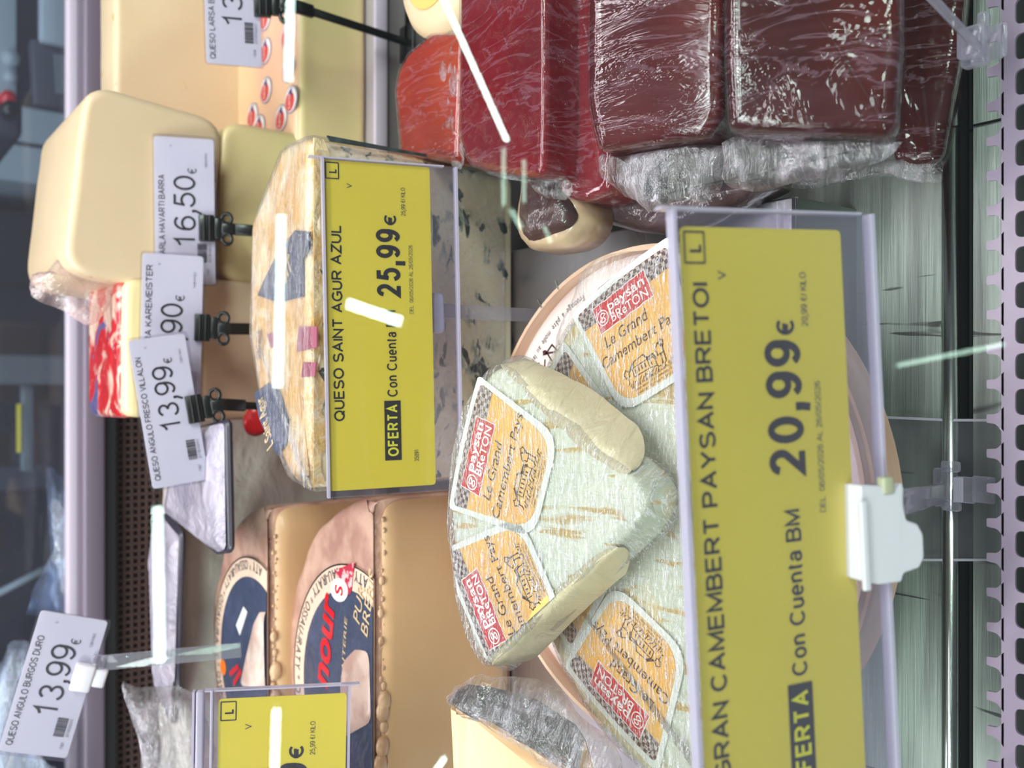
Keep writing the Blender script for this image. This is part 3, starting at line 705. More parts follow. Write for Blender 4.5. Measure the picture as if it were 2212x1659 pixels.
lab_at(MWd,wd,1046,1316,-60,-150,planes=planes,z=.0014)
slab('cling_film',[(x*1.01,y*1.01) for x,y in inset(wpts,-.0012 if area2(wpts)>0 else .0012)],WTH-.001,.0062,FILMS,wd,z0=.0022,wob=.0016,seed=2,taper=-.0045)
# ---- blue cheese half octagon
SY=.465; SZ=.200
sx0=ony(700,1052,SY).x; sx1=ony(1000,352,SY).x; sc=(sx0+sx1)/2; sr=(sx1-sx0)/2
MB=Matrix.Translation((sc,SY,ZD+.001)); bh=SZ-ZD
bc=empty('blue_cheese_half',MB,'blue veined half cheese in gold wrapping standing behind the narrower yellow tag','cheese')
k=sr; oct_=rounded([(-k,0),(k,0),(k*1.0,k*.42),(k*.62,k*.86),(-k*.1,k*.92),(-k*.60,k*.72),(-k*.97,k*.30)],[.002,.012,.006,.006,.006,.006,.006],4)
def prism(name,pts,z0,z1,mat,parent,bev=.004,wob=.0006,seed=0): return slab(name,pts,z1-z0,bev,mat,parent,z0=z1,wob=wob,seed=seed)
prism('paste_body',oct_,0,bh-.004,BLUEF,bc,.003)
wrp=[(x*1.012,max(.0035,y*1.02+.002)) for x,y in oct_]
prism('gold_wrapping',wrp,.004,bh,GOLD,bc,.006,.0018,3)
# wrapping border hanging over the face with boxed print
def on_top(px,py): return loc2(MB,px,py,bh+.0012)
def wq(name,px,mat,z=.0012): 
    vs=[on_top(*q) for q in px]; return flat(name,vs,mat,bc,z=bh+z,th=.0008)
wq('navy_patch',[(637,497),(668,500),(668,538),(655,560),(655,640),(600,654),(556,638),(572,600),(600,545)],NAVY)
wq('navy_patch',[(549,850),(580,826),(603,845),(622,905),(618,960),(600,985),(585,960),(560,905)],NAVY)
def st_text(s,a,b,cap,mat,shear=0,z=.0018):
    A=V3((*on_top(*a),0)); B=V3((*on_top(*b),0)); d=B-A
    text('wrapper_lettering',s,A.x,A.x+d.length,A.y,cap,mat,bc,z=bh+z,rot=math.degrees(math.atan2(d.y,d.x)),off=.01,shear=shear)
st_text('Saint Agur',(622,612),(622,532),.010,TANI); st_text('SAINT',(602,640),(634,580),.010,TANI)
st_text('L Saint Agur',(592,958),(568,852),.011,TANI)
st_text('SAINT AGUR',(566,775),(566,712),.008,INKG)
wq('magenta_patch',[(645,705),(684,705),(684,750),(640,760)],MAG); wq('magenta_patch',[(655,782),(682,782),(680,812),(650,815)],MAG); wq('magenta_patch',[(575,722),(596,716),(602,745),(584,752)],MAG,.0009)
def fbox(px0,px1,py0,py1,s):
    fl=ony(px0,py0,SY); fr2=ony(px1,py1,SY)
    text('wrapper_lettering',s,fl.x-sc+.001,fr2.x-sc-.001,bh-.014,.007,INK,bc,z=0)
# face lip strip of wrapping
Mf=Matrix.Translation((sc,SY-.0012,ZD+.001))@Matrix.Rotation(R(90),4,'X')
lip=[(-k*.98,bh),(k*.98,bh)]+[(k*.98-i*k*1.96/24,bh-.006-.003*math.sin(i*1.9)-.002*math.sin(i*.7)) for i in range(25)]
lo=flat('wrapping_lip',lip,GOLD,bc,z=0,th=.001); LM=Matrix.Translation((0,-.0018,0))@Matrix.Rotation(R(90),4,'X'); lo.matrix_local=LM
for s_,a_,b_ in (('ZEST',642,668),('SAVE',995,1010)): pass
rn=[(-k,.0),(k,.0)]
mb=flat('blue_rind',[(k*.985,.004),(k*1.004,.004),(k*1.004,bh-.008),(k*.975,bh-.01),(k*.99,bh*.5)],pbr('blue_grey_rind',(74,88,88),.5,col2=(40,50,52),ns=60),bc,th=.0015); mb.matrix_local=LM@Matrix.Translation((0,0,.0008))
slab('cling_film',[(x*1.02,y*1.02-.003) for x,y in oct_],bh-.002,.006,FILM,bc,z0=bh+.003,wob=.002,seed=7)
# ---- washed rind half wheels
def sheep_half(cx,y,r,h,name_label,red,seed,z0=ZD):
    M=Matrix.Translation((cx,y,z0+.001)); e=empty('sheep_cheese_half',M,name_label,'cheese','half wheels of sheep cheese')
    P=[(-r,0),(r,0)]+[(r*(1+.006*math.sin(a*9+seed))*math.cos(a),r*(1+.006*math.sin(a*9+seed))*math.sin(a)) for a in [math.pi*i/48 for i in range(1,48)]]
    P=[(p[0],max(0,p[1])) for p in P]
    slab('rind_body',rounded(P,.0015,2),h,.009,OSSR,e,z0=h,wob=.0014,seed=seed)
    # cut face panel with rounded corners, slightly bulging
    fp_=rounded([(-r*.985,.004),(r*.985,.004),(r*.985,h-.004),(-r*.985,h-.004)],[.012,.012,.014,.014],5)
    f=puff('cut_face',fp_,.0022,OSSF,e,rings=6,wob=.0003,low=.002); f.matrix_local=Matrix.Translation((0,-.0012,0))@Matrix.Rotation(R(90),4,'X')
    # rough crust beads along the upper edge
    bm=bmesh.new(); random.seed(seed)
    for i in range(46):
        x=-r*.9+i*r*1.8/45; x+=random.uniform(-.002,.002); rr=random.choice((.0012,.0018,.0026,.0042,.001))*(1.15 if x<.03 else .5)
        bmesh.ops.create_icosphere(bm,subdivisions=2,radius=rr,matrix=Matrix.Translation((x,-.0015,h-.003+random.uniform(-.002,.001)))@Matrix.Diagonal((1.4,.7,.9,1)))
    q=bm_obj('crust_crumbs',bm,pbr('crust_%d'%seed,(214,176,140),.5,coat=.5,col2=(190,146,112),ns=60,bs=90,bst=.6),e); q['kind']='stuff'
    # round label
    cy=.027; ro=r*.66; ri=r*.54; z=h+.0012; pl=[((0,.001,0),(0,-1,0))]
    lb=flat('label_ring',ell(0,cy,ro,ro,72),pbr('label_ring_print_%d'%seed,(240,206,184),.45,coat=.4,coatr=.15,bs=50,bst=.5),e,z=z,th=.0008); clip(lb,pl)
    dd=flat('label_disc',ell(0,cy,ri,ri,72),NAVY,lb,z=z+.0004,th=.0003); clip(dd,pl)
    at_=arc_text('ring_lettering','ATY * OSSAU-IRATY * OSSAU-IRATY * OSSAU-IRATY',ro-.0022,-14,3,.0070,INKG,lb,z+.0004,True,(0,cy),off=.0,wscale=.8); clip(at_,pl)
    bm=bmesh.new(); ringwall2(bm,0,cy,ro+.0004,ro-.0006,z+.0004,72); q=bm_obj('ring_outline',bm,INK,lb,smooth=False); clip(q,pl)
    return e,z,cy,r,lb,pl,M
e1,z1,cy1,r1,lb1,pl1,M1=sheep_half(-.200,SY+.002,.131,.103,'front pressed cheese half wheel with navy label and red lettering, beige cut face',1,1)
def wt(M,z,px,py): return loc2(M,px,py,z)
def along(par,M,z,s,a,b,cap,mat,shear=0,off=.02,pl=None):
    A=V3((*loc2(M,*a,z),0)); B=V3((*loc2(M,*b,z),0)); d=B-A
    o_=text('label_lettering',s,A.x,A.x+d.length,A.y,cap,mat,par,z=z,rot=math.degrees(math.atan2(d.y,d.x)),off=off,shear=shear)
    if pl: clip(o_,pl)
    return o_
along(lb1,M1,z1+.0008,'nour',(706,1490),(724,1294),.020,REDS,.1,.03,pl1)
along(lb1,M1,z1+.0008,'PUR',(776,1350),(788,1272),.0085,TANI,.1,.0,pl1)
along(lb1,M1,z1+.0008,'BREBIS',(793,1378),(812,1240),.0085,TANI,.1,.0,pl1)
along(lb1,M1,z1+.0008,'LAITERIE',(742,1470),(750,1335),.0035,TANI,.1,.0,pl1)
o_=flat('red_checked_patch',[wt(M1,z1,*q) for q in ((725,1232),(768,1214),(760,1280),(748,1290))],pbr('red_checks',(190,44,70),.4,col2=(232,190,190),ns=160,lo=.52,hi=.58),lb1,z=z1+.0007)
cxy=wt(M1,z1,735,1274); flat('oval_badge',ell(cxy[0],cxy[1],.0075,.012,24,10),WHP,lb1,z=z1+.0009)
text('badge_lettering','S',cxy[0]-.003,cxy[0]+.003,cxy[1]-.005,.010,REDS,lb1,z=z1+.0011,off=.02)
q=puff('wool_print',rounded([wt(M1,z1,*q) for q in ((735,1500),(742,1430),(770,1400),(800,1410),(803,1560),(730,1600))],.006,3),.0016,pbr('pinkish_wool',(226,196,182),.5,coat=.4,col2=(200,160,146),ns=60),lb1,z0=z1+.0006,wob=.001); clip(q,pl1)
e2,z2,cy2,r2,lb2,pl2,M2=sheep_half(-.205,.592,.119,.118,'rear pressed cheese half wheel with navy label partly hidden by the front one',0,2)
q=flat('white_print_patch',[wt(M2,z2,*q) for q in ((528,1310),(536,1322),(520,1372),(512,1350))],WHP,lb2,z=z2+.0008); clip(q,pl2)
q=puff('wool_print',rounded([wt(M2,z2,*q) for q in ((548,1350),(560,1322),(590,1322),(590,1490),(520,1480))],.006,3),.0016,pbr('pale_wool',(232,206,196),.5,coat=.4,col2=(206,170,158),ns=60),lb2,z0=z2+.0006,wob=.001); clip(q,pl2)
cxy=wt(M2,z2,484,1441); flat('orange_seal',ell(cxy[0],cxy[1],.006,.006,20),pbr('orange_seal_print',(240,120,30),.4),lb2,z=z2+.0009)
for q0,q1 in (((500,1455),(516,1440)),((508,1475),(522,1450))): stroke('red_drawing',[wt(M2,z2,*q0),wt(M2,z2,*q1)],.004,REDP,lb2,z2+.0009)
# ---- charcoal rinded wedge, lower left
P=[at(972,1518,.445),at(985,1700,.43),at(1290,1690,.372),at(1062,1560,.415)]
wc=at(1100,1600,.42); MC=Matrix.Translation(wc); Wv=[p-wc for p in P]; bk=V3((.012,.062,-.010))
cw=empty('charcoal_rind_wedge',MC,'ivory cheese wedge with charcoal rind in loose cling film beside the pressed half wheel','cheese')
A=[at(974,1520,.430)-wc,at(1010,1545,.424)-wc,at(1062,1572,.418)-wc,at(1140,1612,.405)-wc,at(1240,1664,.39)-wc,at(1275,1760,.375)-wc,at(985,1760,.42)-wc]
Bk=[at(972,1515,.440)-wc,at(1008,1478,.452)-wc,at(1075,1488,.452)-wc,at(1160,1510,.445)-wc,at(1260,1575,.43)-wc,at(1300,1700,.41)-wc,at(985,1760,.47)-wc]
bm=bmesh.new(); a_=[bm.verts.new(v) for v in A]; b_=[bm.verts.new(v) for v in Bk]; L=len(A)
bm.faces.new(a_); bm.faces.new(list(reversed(b_)))
for i in range(L): bm.faces.new((a_[i],b_[i],b_[(i+1)%L],a_[(i+1)%L]))
bmesh.ops.bevel(bm,geom=bm.edges[:],offset=.003,segments=2,affect='EDGES')
bm_obj('ivory_paste',bm,IVORY,cw,smooth=False)
vs=[];fs=[];nu=18
def lerp_line(Q,t):
    s=t*(len(Q)-1); i=min(int(s),len(Q)-2); return Q[i].lerp(Q[i+1],s-i)
for j in range(7):
    for i in range(nu+1):
        a0=lerp_line(A[:6],i/nu); b0=lerp_line(Bk[:6],i/nu); p=a0.lerp(b0,j/6); nrm=V3((.5,-.1,.85)); p=p+nrm*(.0016+.0012*noise.noise(p*90)); vs.append(p)
for j in range(6):
    for i in range(nu): fs.append((j*(nu+1)+i,j*(nu+1)+i+1,(j+1)*(nu+1)+i+1,(j+1)*(nu+1)+i))
mk('charcoal_rind',vs,fs,DRIND,cw,None,True)
Mp=fr(at(1180,1560,.40)-wc,(1,.0,-.35),(0.1,.75,.66))
fw=[(960,1520),(975,1490),(1010,1468),(1060,1462),(1140,1470),(1190,1478),(1250,1530),(1310,1590),(1345,1640),(1340,1700),(1240,1690),(1150,1630),(1080,1590)]
MWp=Matrix.Translation(wc)@Mp
puff('loose_film',cat_rom([loc2(MWp,*q) for q in fw],3),.012,FILMH,cw,M=Mp,wob=.005,rings=12,fr_=70,seed=5)
# ---- cheese bars at the back
def cr4(p):
    out=[]
    for i in range(len(p)):
        a=p[i]; b=p[(i+1)%len(p)]; n_=max(1,int(math.dist(a,b)/.012))
        out+=[(a[0]+(b[0]-a[0])*k/n_,a[1]+(b[1]-a[1])*k/n_) for k in range(n_)]
    return out
def bar(label,c,s,mat,bev,yaw=0,roll=0,group='cheese bars on the rear shelf',filmed=False,name='cheese_bar',front=None):
    M=Matrix.Translation(c)@Matrix.Rotation(R(yaw),4,'Z')@Matrix.Rotation(R(roll),4,'Y')
    e=empty(name,M,label,'cheese',group)
    o_=slab('cheese_body',cr4(rounded(rect(-s[0]/2,-s[2]/2,s[0]/2,s[2]/2),bev,6)),s[1],.0055,mat,e,M=Matrix.Rotation(R(90),4,'X'),z0=s[1]/2,wob=.0005,seed=c[0]*9)
    return e,M
def bar_px(label,x0,x1,y0,y1,yf,dep,mat,bev,**k):
    """front face seen from px x0 (top) to x1 (bottom), py y0 (right) to y1 (left) at distance yf"""
    zt=ony(x0,(y0+y1)/2,yf).z; zb=ony(x1,(y0+y1)/2,yf).z; xm=(x0+x1)/2
    xr=ony(xm,y0,yf).x; xl=ony(xm,y1,yf).x
    return bar(label,((xl+xr)/2,yf+dep/2,(zt+zb)/2),(xr-xl,dep,zt-zb),mat,bev,**k)
# lower right bar with printed film
yf=.668
zt=ony(643,150,yf).z
e,M=bar('low cheese bar in logo printed film under the taller right hand block',((ony(700,-60,yf).x+ony(700,328,yf).x)/2,yf+.115,(zt+ZD)/2),(ony(700,328,yf).x*-1+ony(700,-60,yf).x,.23,zt-ZD-.002),HAV2,.012)
bw=ony(700,-60,yf).x-ony(700,328,yf).x; th=(zt-ZD)/2
pf=slab('printed_film',rounded(rect(-bw/2-.001,-.113,bw/2+.001,.1),.014,4),.010,.005,pbr('peach_film',(238,202,156),.4,coat=.6,coatr=.15,col2=(226,176,150),ns=6),e,z0=th+.001,wob=.0008)
tz=th+.0016
for (px,py,rt) in ((574,195,80),(573,110,85),(572,38,80),(607,255,100),(622,148,80),(620,75,80),(545,250,60),(560,275,115),(628,215,80),(618,0,80),(555,-30,80)):
    x,y=loc2(M,px,py,tz)
    lo_=flat('printed_logo',ell(x,y,.0115,.0125,22),pbr('logo_grey',(150,140,160),.4) if 'logo_grey' not in bpy.data.materials else bpy.data.materials['logo_grey'],pf,z=tz,th=.0003)
    flat('logo_field',ell(x,y,.0100,.0110,22),WHP,lo_,z=tz+.0003,th=.0003)
    flat('logo_red',ell(x-.0015,y+.001,.0078,.0085,20),REDP,lo_,z=tz+.0006,th=.0003)
    flat('logo_blue',[(x+.002,y-.004),(x+.009,y-.003),(x+.006,y+.003)],pbr('logo_blue_ink',(60,50,120),.4) if 'logo_blue_ink' not in bpy.data.materials else bpy.data.materials['logo_blue_ink'],lo_,z=tz+.0009,th=.0003)
    text('logo_lettering','Larsa',x-.007,x+.0045,y-.0005,.004,WHP,lo_,z=tz+.0010)
bar_px('tall smooth cheese block on the logo printed bar, partly behind a white tag',246,527,-60,304,.795,.05,HAV,.020)
# middle stack
bar_px('lower middle cheese bar directly under the block with small holes',478,800,286,622,.672,.22,HAV2,.018)
eh,Mh=bar_px('upper middle cheese block with small holes, tilted, with film at its side',158,468,214,618,.672,.15,HAV,.022,roll=6)
fs_=[(225,560),(130,560),(95,600),(70,590),(72,640),(110,660),(170,692),(205,700),(262,630),(300,612),(300,590)]
Msd=fr(ony(180,620,.70),(1,.3,0),(0,0,1)); 
puff('side_film',cat_rom([loc2(Mh.inverted()@Msd if False else Msd,*q) for q in fs_],3),.010,FILMP,eh,M=Mh.inverted()@Msd,wob=.004)
# left stack
bar_px('upper left cheese bar in red printed film behind the leaning white tags',268,432,606,900,.668,.11,CREAMC,.010)
e3=bpy.context.scene.objects[-1]
es=[o for o in bpy.data.objects if o.get('label','').startswith('upper left cheese bar')][0]
ztop=ony(268,750,.668).z; xl=ony(350,900,.668).x; xr=ony(350,606,.668).x
slab('printed_film',rounded(rect(xl-.002,.004,xr+.002,.105),.012,4),.02,.008,REDF,es,M=Matrix.Translation((-(xl+xr)/2,-.055,-(es.location.z))),z0=ztop+.002,wob=.003)
el,Ml=bar_px('lower left pinkish cheese bar behind the leaning white tags',432,790,612,905,.672,.2,PINKC,.012)
p=ony(556,905,.670); 
hb=puff('red_seal',cat_rom([(-.010,0),(-.006,.008),(.006,.009),(.014,.002),(.008,-.008),(-.004,-.009)],3),.004,REDS,None,M=Matrix.Translation(ony(553,915,.655))@Matrix.Rotation(R(60),4,'X'),wob=.001,low=.003); tag(hb,'small glossy red plastic seal at the foot of the pinkish cheese bar','seal')
# fresh cheese bags at the left rear
fb=empty('fresh_cheese_bag',Matrix.Translation((-.20,.80,ZD+.001)),'large bagged white fresh cheese block at the rear left','cheese')
zf=ony(392,1200,.72).z-ZD
bm=bmesh.new(); box(bm,(0,-.052,zf/2),(.36,.056,zf),.012,5); bmesh.ops.subdivide_edges(bm,edges=[q for q in bm.edges if q.calc_length()>.03],cuts=10,use_grid_fill=True)
for v in bm.verts: v.co+=noise.noise_vector(v.co*26)*.005
bm_obj('bag_body',bm,FRESH,fb)
def vac(label,px,z,mat,th=.012):
    M=Matrix.Translation((onz(px[0][0],px[0][1],z).x,onz(px[0][0],px[0][1],z).y,z)); e=empty('vacuum_wedge',M,label,'cheese','vacuum packed wedges')
    P=rounded([loc2(M,*q) for q in px],.006,4)
    slab('rind_edge',P,th,.004,DKED,e,wob=.001)
    if area2(P)<0: P=P[::-1]
    puff('pack_film',inset(P,.0025),.005,mat,e,wob=.003,z0=.0005)
    return e
zz=ZD+zf+.012
vac('broad vacuum packed wedge with dark rind on the bagged white cheese',[(486,905),(492,1195),(465,1200),(352,1105),(390,930)],zz,VACB,.006)
vac('narrow vacuum packed wedge with dark rind reaching towards the counter end',[(352,1108),(386,1150),(380,1480),(370,1572),(340,1500),(322,1200),(330,1120)],zz,VACB,.006)
# clear divider sheet and bag at the left rear
Msh=fr(ony(600,1180,.50),(1,0,0),(0,0,1))
P=[loc2(Msh,*q) for q in ((684,862),(690,845),(712,836),(900,836),(900,1500),(684,1500))]
dv=flat('divider_sheet',rounded(P,.004,3),ACR,None,th=.0015,M=Msh@Matrix.Translation((0,0,0))); tag(dv,'thin clear acrylic divider sheet before the rear pressed half wheel','divider')
bpy.data.objects.remove(dv)
Mbg=fr(ony(380,1540,.66),(1,.1,0),(0,.35,1))
bg=puff('film_bag',cat_rom([loc2(Mbg,*q) for q in ((262,1480),(300,1485),(420,1500),(470,1700),(340,1760),(300,1600))],3),.02,FILMH,None,M=Mbg,wob=.006,low=.0); tag(bg,'crumpled clear bag at the far left below the hanging clear tag strip','bag')
# ================================================================ QUINCE
def qslab(label,px,d,tilt,th,mat,bev=.005,yaw=0,rad=.006,cen=None,wob=.001):
    c_=cen or (sum(q[0] for q in px)/len(px),sum(q[1] for q in px)/len(px))
    M=fplane(at(*c_,d),tilt,yaw); e=empty('quince_block',M,label,'quince paste','film wrapped quince paste blocks')
    slab('paste_block',rounded([loc2(M,*q) for q in px],rad,4),th,bev,mat,e,wob=wob,seed=c_[0]*.01)
    slab('cling_film',inset(rounded([loc2(M,*q) for q in (px if area2([loc2(M,*q) for q in px])>0 else px[::-1])],rad,4),-.0008),th,bev,FILMQ,e,z0=.0011,wob=wob,seed=c_[0]*.01)
    return e,M
def qfilm(e,M,px,h,z0=-.012,mat=None,wob=.003,low=None,c=None,seed=0):
    puff('film_end',cat_rom([loc2(M,*q) for q in px],3),h,mat or FILMH,e,z0=z0,wob=wob,seed=seed,fr_=90,rings=11,low=low,c=c)
e,M=qslab('dark quince block lowest and nearest to the grille',[(1925,-300),(1925,352),(2020,352),(2036,330),(2074,110),(2110,-300)],.400,20,.030,QA,cen=(1990,120))
qfilm(e,M,[(1935,340),(2030,335),(2036,362),(2028,390),(1960,384),(1880,374),(1760,404),(1700,398),(1740,370),(1850,345)],.004,-.006)
e,M=qslab('large brownish quince block with bubbled film, second from the grille',[(1562,-300),(1563,180),(1572,276),(1610,280),(1916,290),(1936,270),(1946,100),(1946,-300)],.352,26,.032,QA,cen=(1760,100))
qfilm(e,M,[(1556,284),(1700,284),(1925,286),(1938,296),(1900,328),(1800,362),(1680,388),(1590,394),(1552,382),(1546,330)],.006,-.014,wob=.003)
e,M=qslab('wrinkled dark quince block, third from the grille, with a big film knot',[(1268,-300),(1270,240),(1292,322),(1330,318),(1530,292),(1556,250),(1560,100),(1560,-300)],.405,22,.034,QB,cen=(1410,100))
qfilm(e,M,[(1272,320),(1300,330),(1400,312),(1540,290),(1546,330),(1530,392),(1490,432),(1400,446),(1340,420),(1290,385),(1266,355)],.010,-.016,wob=.004,seed=3)
e,M=qslab('narrow low quince block in the gap beneath the bright red one',[(1190,-300),(1196,380),(1206,425),(1262,436),(1320,410),(1330,300),(1330,-300)],.452,8,.03,QC,cen=(1240,100))
e,M=qslab('bright red quince block with many film wrinkles under the slanting light',[(992,-300),(990,300),(1010,356),(1040,368),(1150,384),(1176,372),(1178,200),(1172,-300)],.462,0,.040,QC,cen=(1090,180),bev=.004)
qfilm(e,M,[(1010,356),(1100,372),(1176,376),(1196,396),(1180,424),(1140,420),(1120,392),(1030,374)],.003,-.012,FILM)
e,M=qslab('small orange red quince block at the back beside the yellow round cheese',[(932,70),(880,110),(858,150),(850,200),(862,338),(900,338),(992,352),(1000,70)],.545,6,.03,QD,cen=(920,210),rad=.004)
qfilm(e,M,[(950,76),(990,80),(992,345),(960,338),(940,200)],.004,-.004,FILM)
# yellow round cheese at top
Mr=Matrix.Translation((onz(930,-80,.13).x,onz(930,-80,.13).y,.13))
rc=empty('round_cheese',Mr,'yellow round cheese behind the small orange quince block','cheese')
rr=abs(V3((*loc2(Mr,930,76),0)).length); slab('cheese_body',ell(0,0,rr,rr,56),.05,.016,HAV,rc); slab('wax_cap',ell(.0,0,rr*.62,rr*.62,48),.002,.0008,pbr('yellow_wax',(228,190,110),.4,coat=.5),rc,z0=.0012)
# dark rinded piece in the gap
Mk=fplane(at(1205,470,.47),10); dkp=empty('dark_wrapped_cheese',Mk,'dark wrapped cheese piece with cream border in the gap beside the riser','cheese')
dp=[(1145,372),(1190,400),(1262,428),(1276,460),(1266,500),(1235,528),(1185,540),(1140,536),(1130,470)]
puff('cream_border',cat_rom([loc2(Mk,*q) for q in dp],4),.010,pbr('cream_rind_border',(196,168,138),.4,coat=.5,col2=(170,140,116),ns=40),dkp,low=.02)
puff('dark_centre',cat_rom([loc2(Mk,*q,.008) for q in ((1140,380),(1190,405),(1230,430),(1246,460),(1236,488),(1195,508),(1145,520),(1130,470))],4),.007,pbr('dark_brown_rind',(70,44,42),.35,coat=.6,coatr=.1,col2=(52,34,36),ns=30,bs=60,bst=.8),dkp,z0=.0075)
Mk2=fplane(at(1400,440,.47),10)
bg=puff('film_bag',cat_rom([loc2(Mk2,*q) for q in ((1290,400),(1400,440),(1520,430),(1600,390),(1690,400),(1640,430),(1560,470),(1470,500),(1380,500),(1300,470))],3),.012,pbr('dark_film_pack',(70,50,54),.3,coat=.8,coatr=.1,col2=(104,84,92),ns=30,bs=50,bst=1),None,M=Mk2,wob=.004,low=.01); tag(bg,'dark crumpled film pack in the shadow between quince blocks and riser','bag')
#PART3
# ================================================================ PRICE TAGS
def tag_frame(tr,tl_dir,dt,br,db):
    """tr,br: pixels of the right top/bottom corner with axial depths; tl_dir pixel towards the left at top"""
    A=at(*tr,dt); B=at(*br,db); Lf=at(*tl_dir,dt) if len(tl_dir)==2 else at(*tl_dir[:2],tl_dir[2])
    return A,B,Lf
def stem(parent,M,p_top,p_bot,mat,w_=.007,th=.0022,base=None,name='stem'):
    """flat stem given in world coordinates"""
    Mi=M.inverted(); a=Mi@V3(p_top); b=Mi@V3(p_bot); d=b-a; q=d.to_track_quat('Z','Y').to_matrix().to_4x4()
    bm=bmesh.new(); box(bm,(0,0,d.length/2),(w_,th,d.length),min(w_,th)*.25,2)
    return bm_obj(name,bm,mat,parent,Matrix.Translation(a)@q)
def yellow_tag(label,A,B,Lf,holder=(.012,.004,.018,.012),width=.21,txt=True,title='',price='',kilo='',num='',tx=(.21,.804),ser=True,con=True,px_=(.566,.80,.81,.845)):
    xd=(A-Lf).normalized(); h=(A-B).length; yd=(A-B)-xd*(A-B).dot(xd); h=yd.length; yd.normalize()
    M=fr(A-xd*width,xd,yd)   # origin: top left corner, y up
    e=empty('price_tag',M,label,'price tag'); W_=width
    l,t_,b,r=holder
    pp=flat('paper_card',rounded(rect(0,-h,W_,0),.002,3),PAPERY,e,z=0,th=.0004)
    hz=.0016
    ho=flat('acrylic_holder',rounded(rect(-l,-h-b,W_+r,t_),.0015,3),ACR,e,z=hz,th=.0012); ho2=flat('acrylic_back',rounded(rect(-l,-h-b,W_+r,t_),.0015,3),ACR,e,z=-.0010,th=.0012)
    bx('holder_edge',(W_/2+(r-l)/2,t_,.0002),(W_+l+r,.0012,.0044),ACRE,e); bx('holder_edge',(W_/2+(r-l)/2,-h-b,.0002),(W_+l+r,.0014,.0044),ACRE,e); bx('holder_edge',(W_+r,-h/2,.0002),(.0008,h+b+t_,.0040),ACRE,e)
    z=.00025
    def T(s,x0,x1,yb,cap,off=0,mat=INK,n='print'): return stext(n,s,x0*W_,x1*W_,-yb*h,cap*h,off or .10,mat,pp,z=z)
    if title: T(title,tx[0],tx[1],.150,.098,.165,n='title_print')
    bm=bmesh.new(); x0,x1,y0,y1=.944*W_,.992*W_,-.135*h,-.02*h; lw=.0005
    for c_,s_ in ((((x0+x1)/2,y0,z),(x1-x0,lw,.0001)),(((x0+x1)/2,y1,z),(x1-x0,lw,.0001)),((x0,(y0+y1)/2,z),(lw,y1-y0,.0001)),((x1,(y0+y1)/2,z),(lw,y1-y0,.0001))): box(bm,c_,s_)
    bm_obj('letter_frame',bm,INK,pp,smooth=False)
    T('L',.960,.974,.118,.075,.20)
    T('V',.918,.932,.255,.05,.12,INKG)
    T(price,px_[0],px_[1],.700,.235,.20,n='price_print'); T('\u20ac',px_[2],px_[3],.665,.115,.17,n='price_print')
    T(kilo,.842,.930,.755,.042,.11,INKG)
    T('DEL  06/05/2026 AL 26/05/2026',.538,.752,.815,.038,.10,INKG)
    bm=bmesh.new(); box(bm,((.084+.268)/2*W_,-.595*h,z),((.268-.084)*W_,.155*h,.0001)); bm_obj('offer_block',bm,INK,pp,smooth=False)
    stext('offer_print','OFERTA',.096*W_,.257*W_,-.648*h,.106*h,.19,YEL,pp,z=z+.0002)
    if con: T('Con Cuenta BM',.28,.548,.648,.100,.16)
    if num: T(num,.077,.115,.840,.045,.12,INKG)
    return e,M,h,xd,yd
# T1 big near tag
A=at(1468,489,.280); B=at(1816,521,.303); Lf=at(1468+.047*1000,1489,.280)
e,M,h,xd,yd=yellow_tag('largest yellow price tag at the front, priced 20,99, in an acrylic holder',A,B,Lf,title='GRAN CAMEMBERT PAYSAN BRETOI',price='20,99',kilo='20,99 \u20ac/ KILO',tx=(.145,.913),width=.2075,px_=(.603,.822,.826,.855),holder=(.012,.003,.0125,.0055))
zc=M.to_3x3()@V3((0,0,1))
Mi=M.inverted()
def lp(px,py,z=.004): return loc2(M,px,py,z)
bp=[loc2(M,*q,.003) for q in ((1838,1045),(1918,1050),(1930,1040),(1932,1088),(1938,1120),(1962,1128),(1974,1150),(1976,1200),(1966,1222),(1932,1234),(1928,1252),(1880,1258),(1842,1250))]
slab('white_clip',rounded(bp,.0010,3),.009,.0010,WPL,e,z0=.0075)
bx('clip_ridge',(sum(p[0] for p in bp)/len(bp)-.001,bp[0][1]+.000,.0082),(.030,.003,.0016),WPL,e,.0005)
bm=bmesh.new(); c_=Mi@at(1935,1070,.285)
ro=[(Mi@at(1905,1085,.29)),(Mi@at(1930,1105,.29))]
q=puff('clear_hinge',cat_rom([loc2(M,*q_,.003) for q_ in ((1905,1070),(1925,1058),(1945,1075),(1950,1120),(1930,1125),(1900,1115))],3),.003,PLAST,e,z0=.001,wob=.0003,low=.004)
stem(e,M,at(1925,1090,.310),onz(2036,1065,.010),PLAST,.0095,.003)
bx('clear_plug',Mi@at(1913,1048,.300),(.006,.005,.004),pbr('pale_green_plastic',(178,176,150),.4),e,.001)
Mb=Matrix.Translation(onz(2060,1058,.0045)); 
bs=empty('tag_base',Mb,'clear plastic foot and hinge carrying the largest yellow tag, standing on the tray','tag stand')
bp=[loc2(Mb,*q_) for q_ in ((1820,895),(2050,905),(2150,905),(2178,945),(2180,1180),(2150,1213),(1970,1213),(1820,1213))]
flat('base_plate',rounded(bp,[.001,.001,.008,.008,.008,.008,.001,.001],5),clear('base_plate_clear',(236,238,236),.03,edge=.3),bs,z=-.0018,th=.0018)
vs=[];fs=[];bpr=rounded(bp,[.001,.001,.008,.008,.008,.008,.001,.001],5); ii=inset(bpr if area2(bpr)>0 else bpr[::-1],.0012); oo=bpr if area2(bpr)>0 else bpr[::-1]
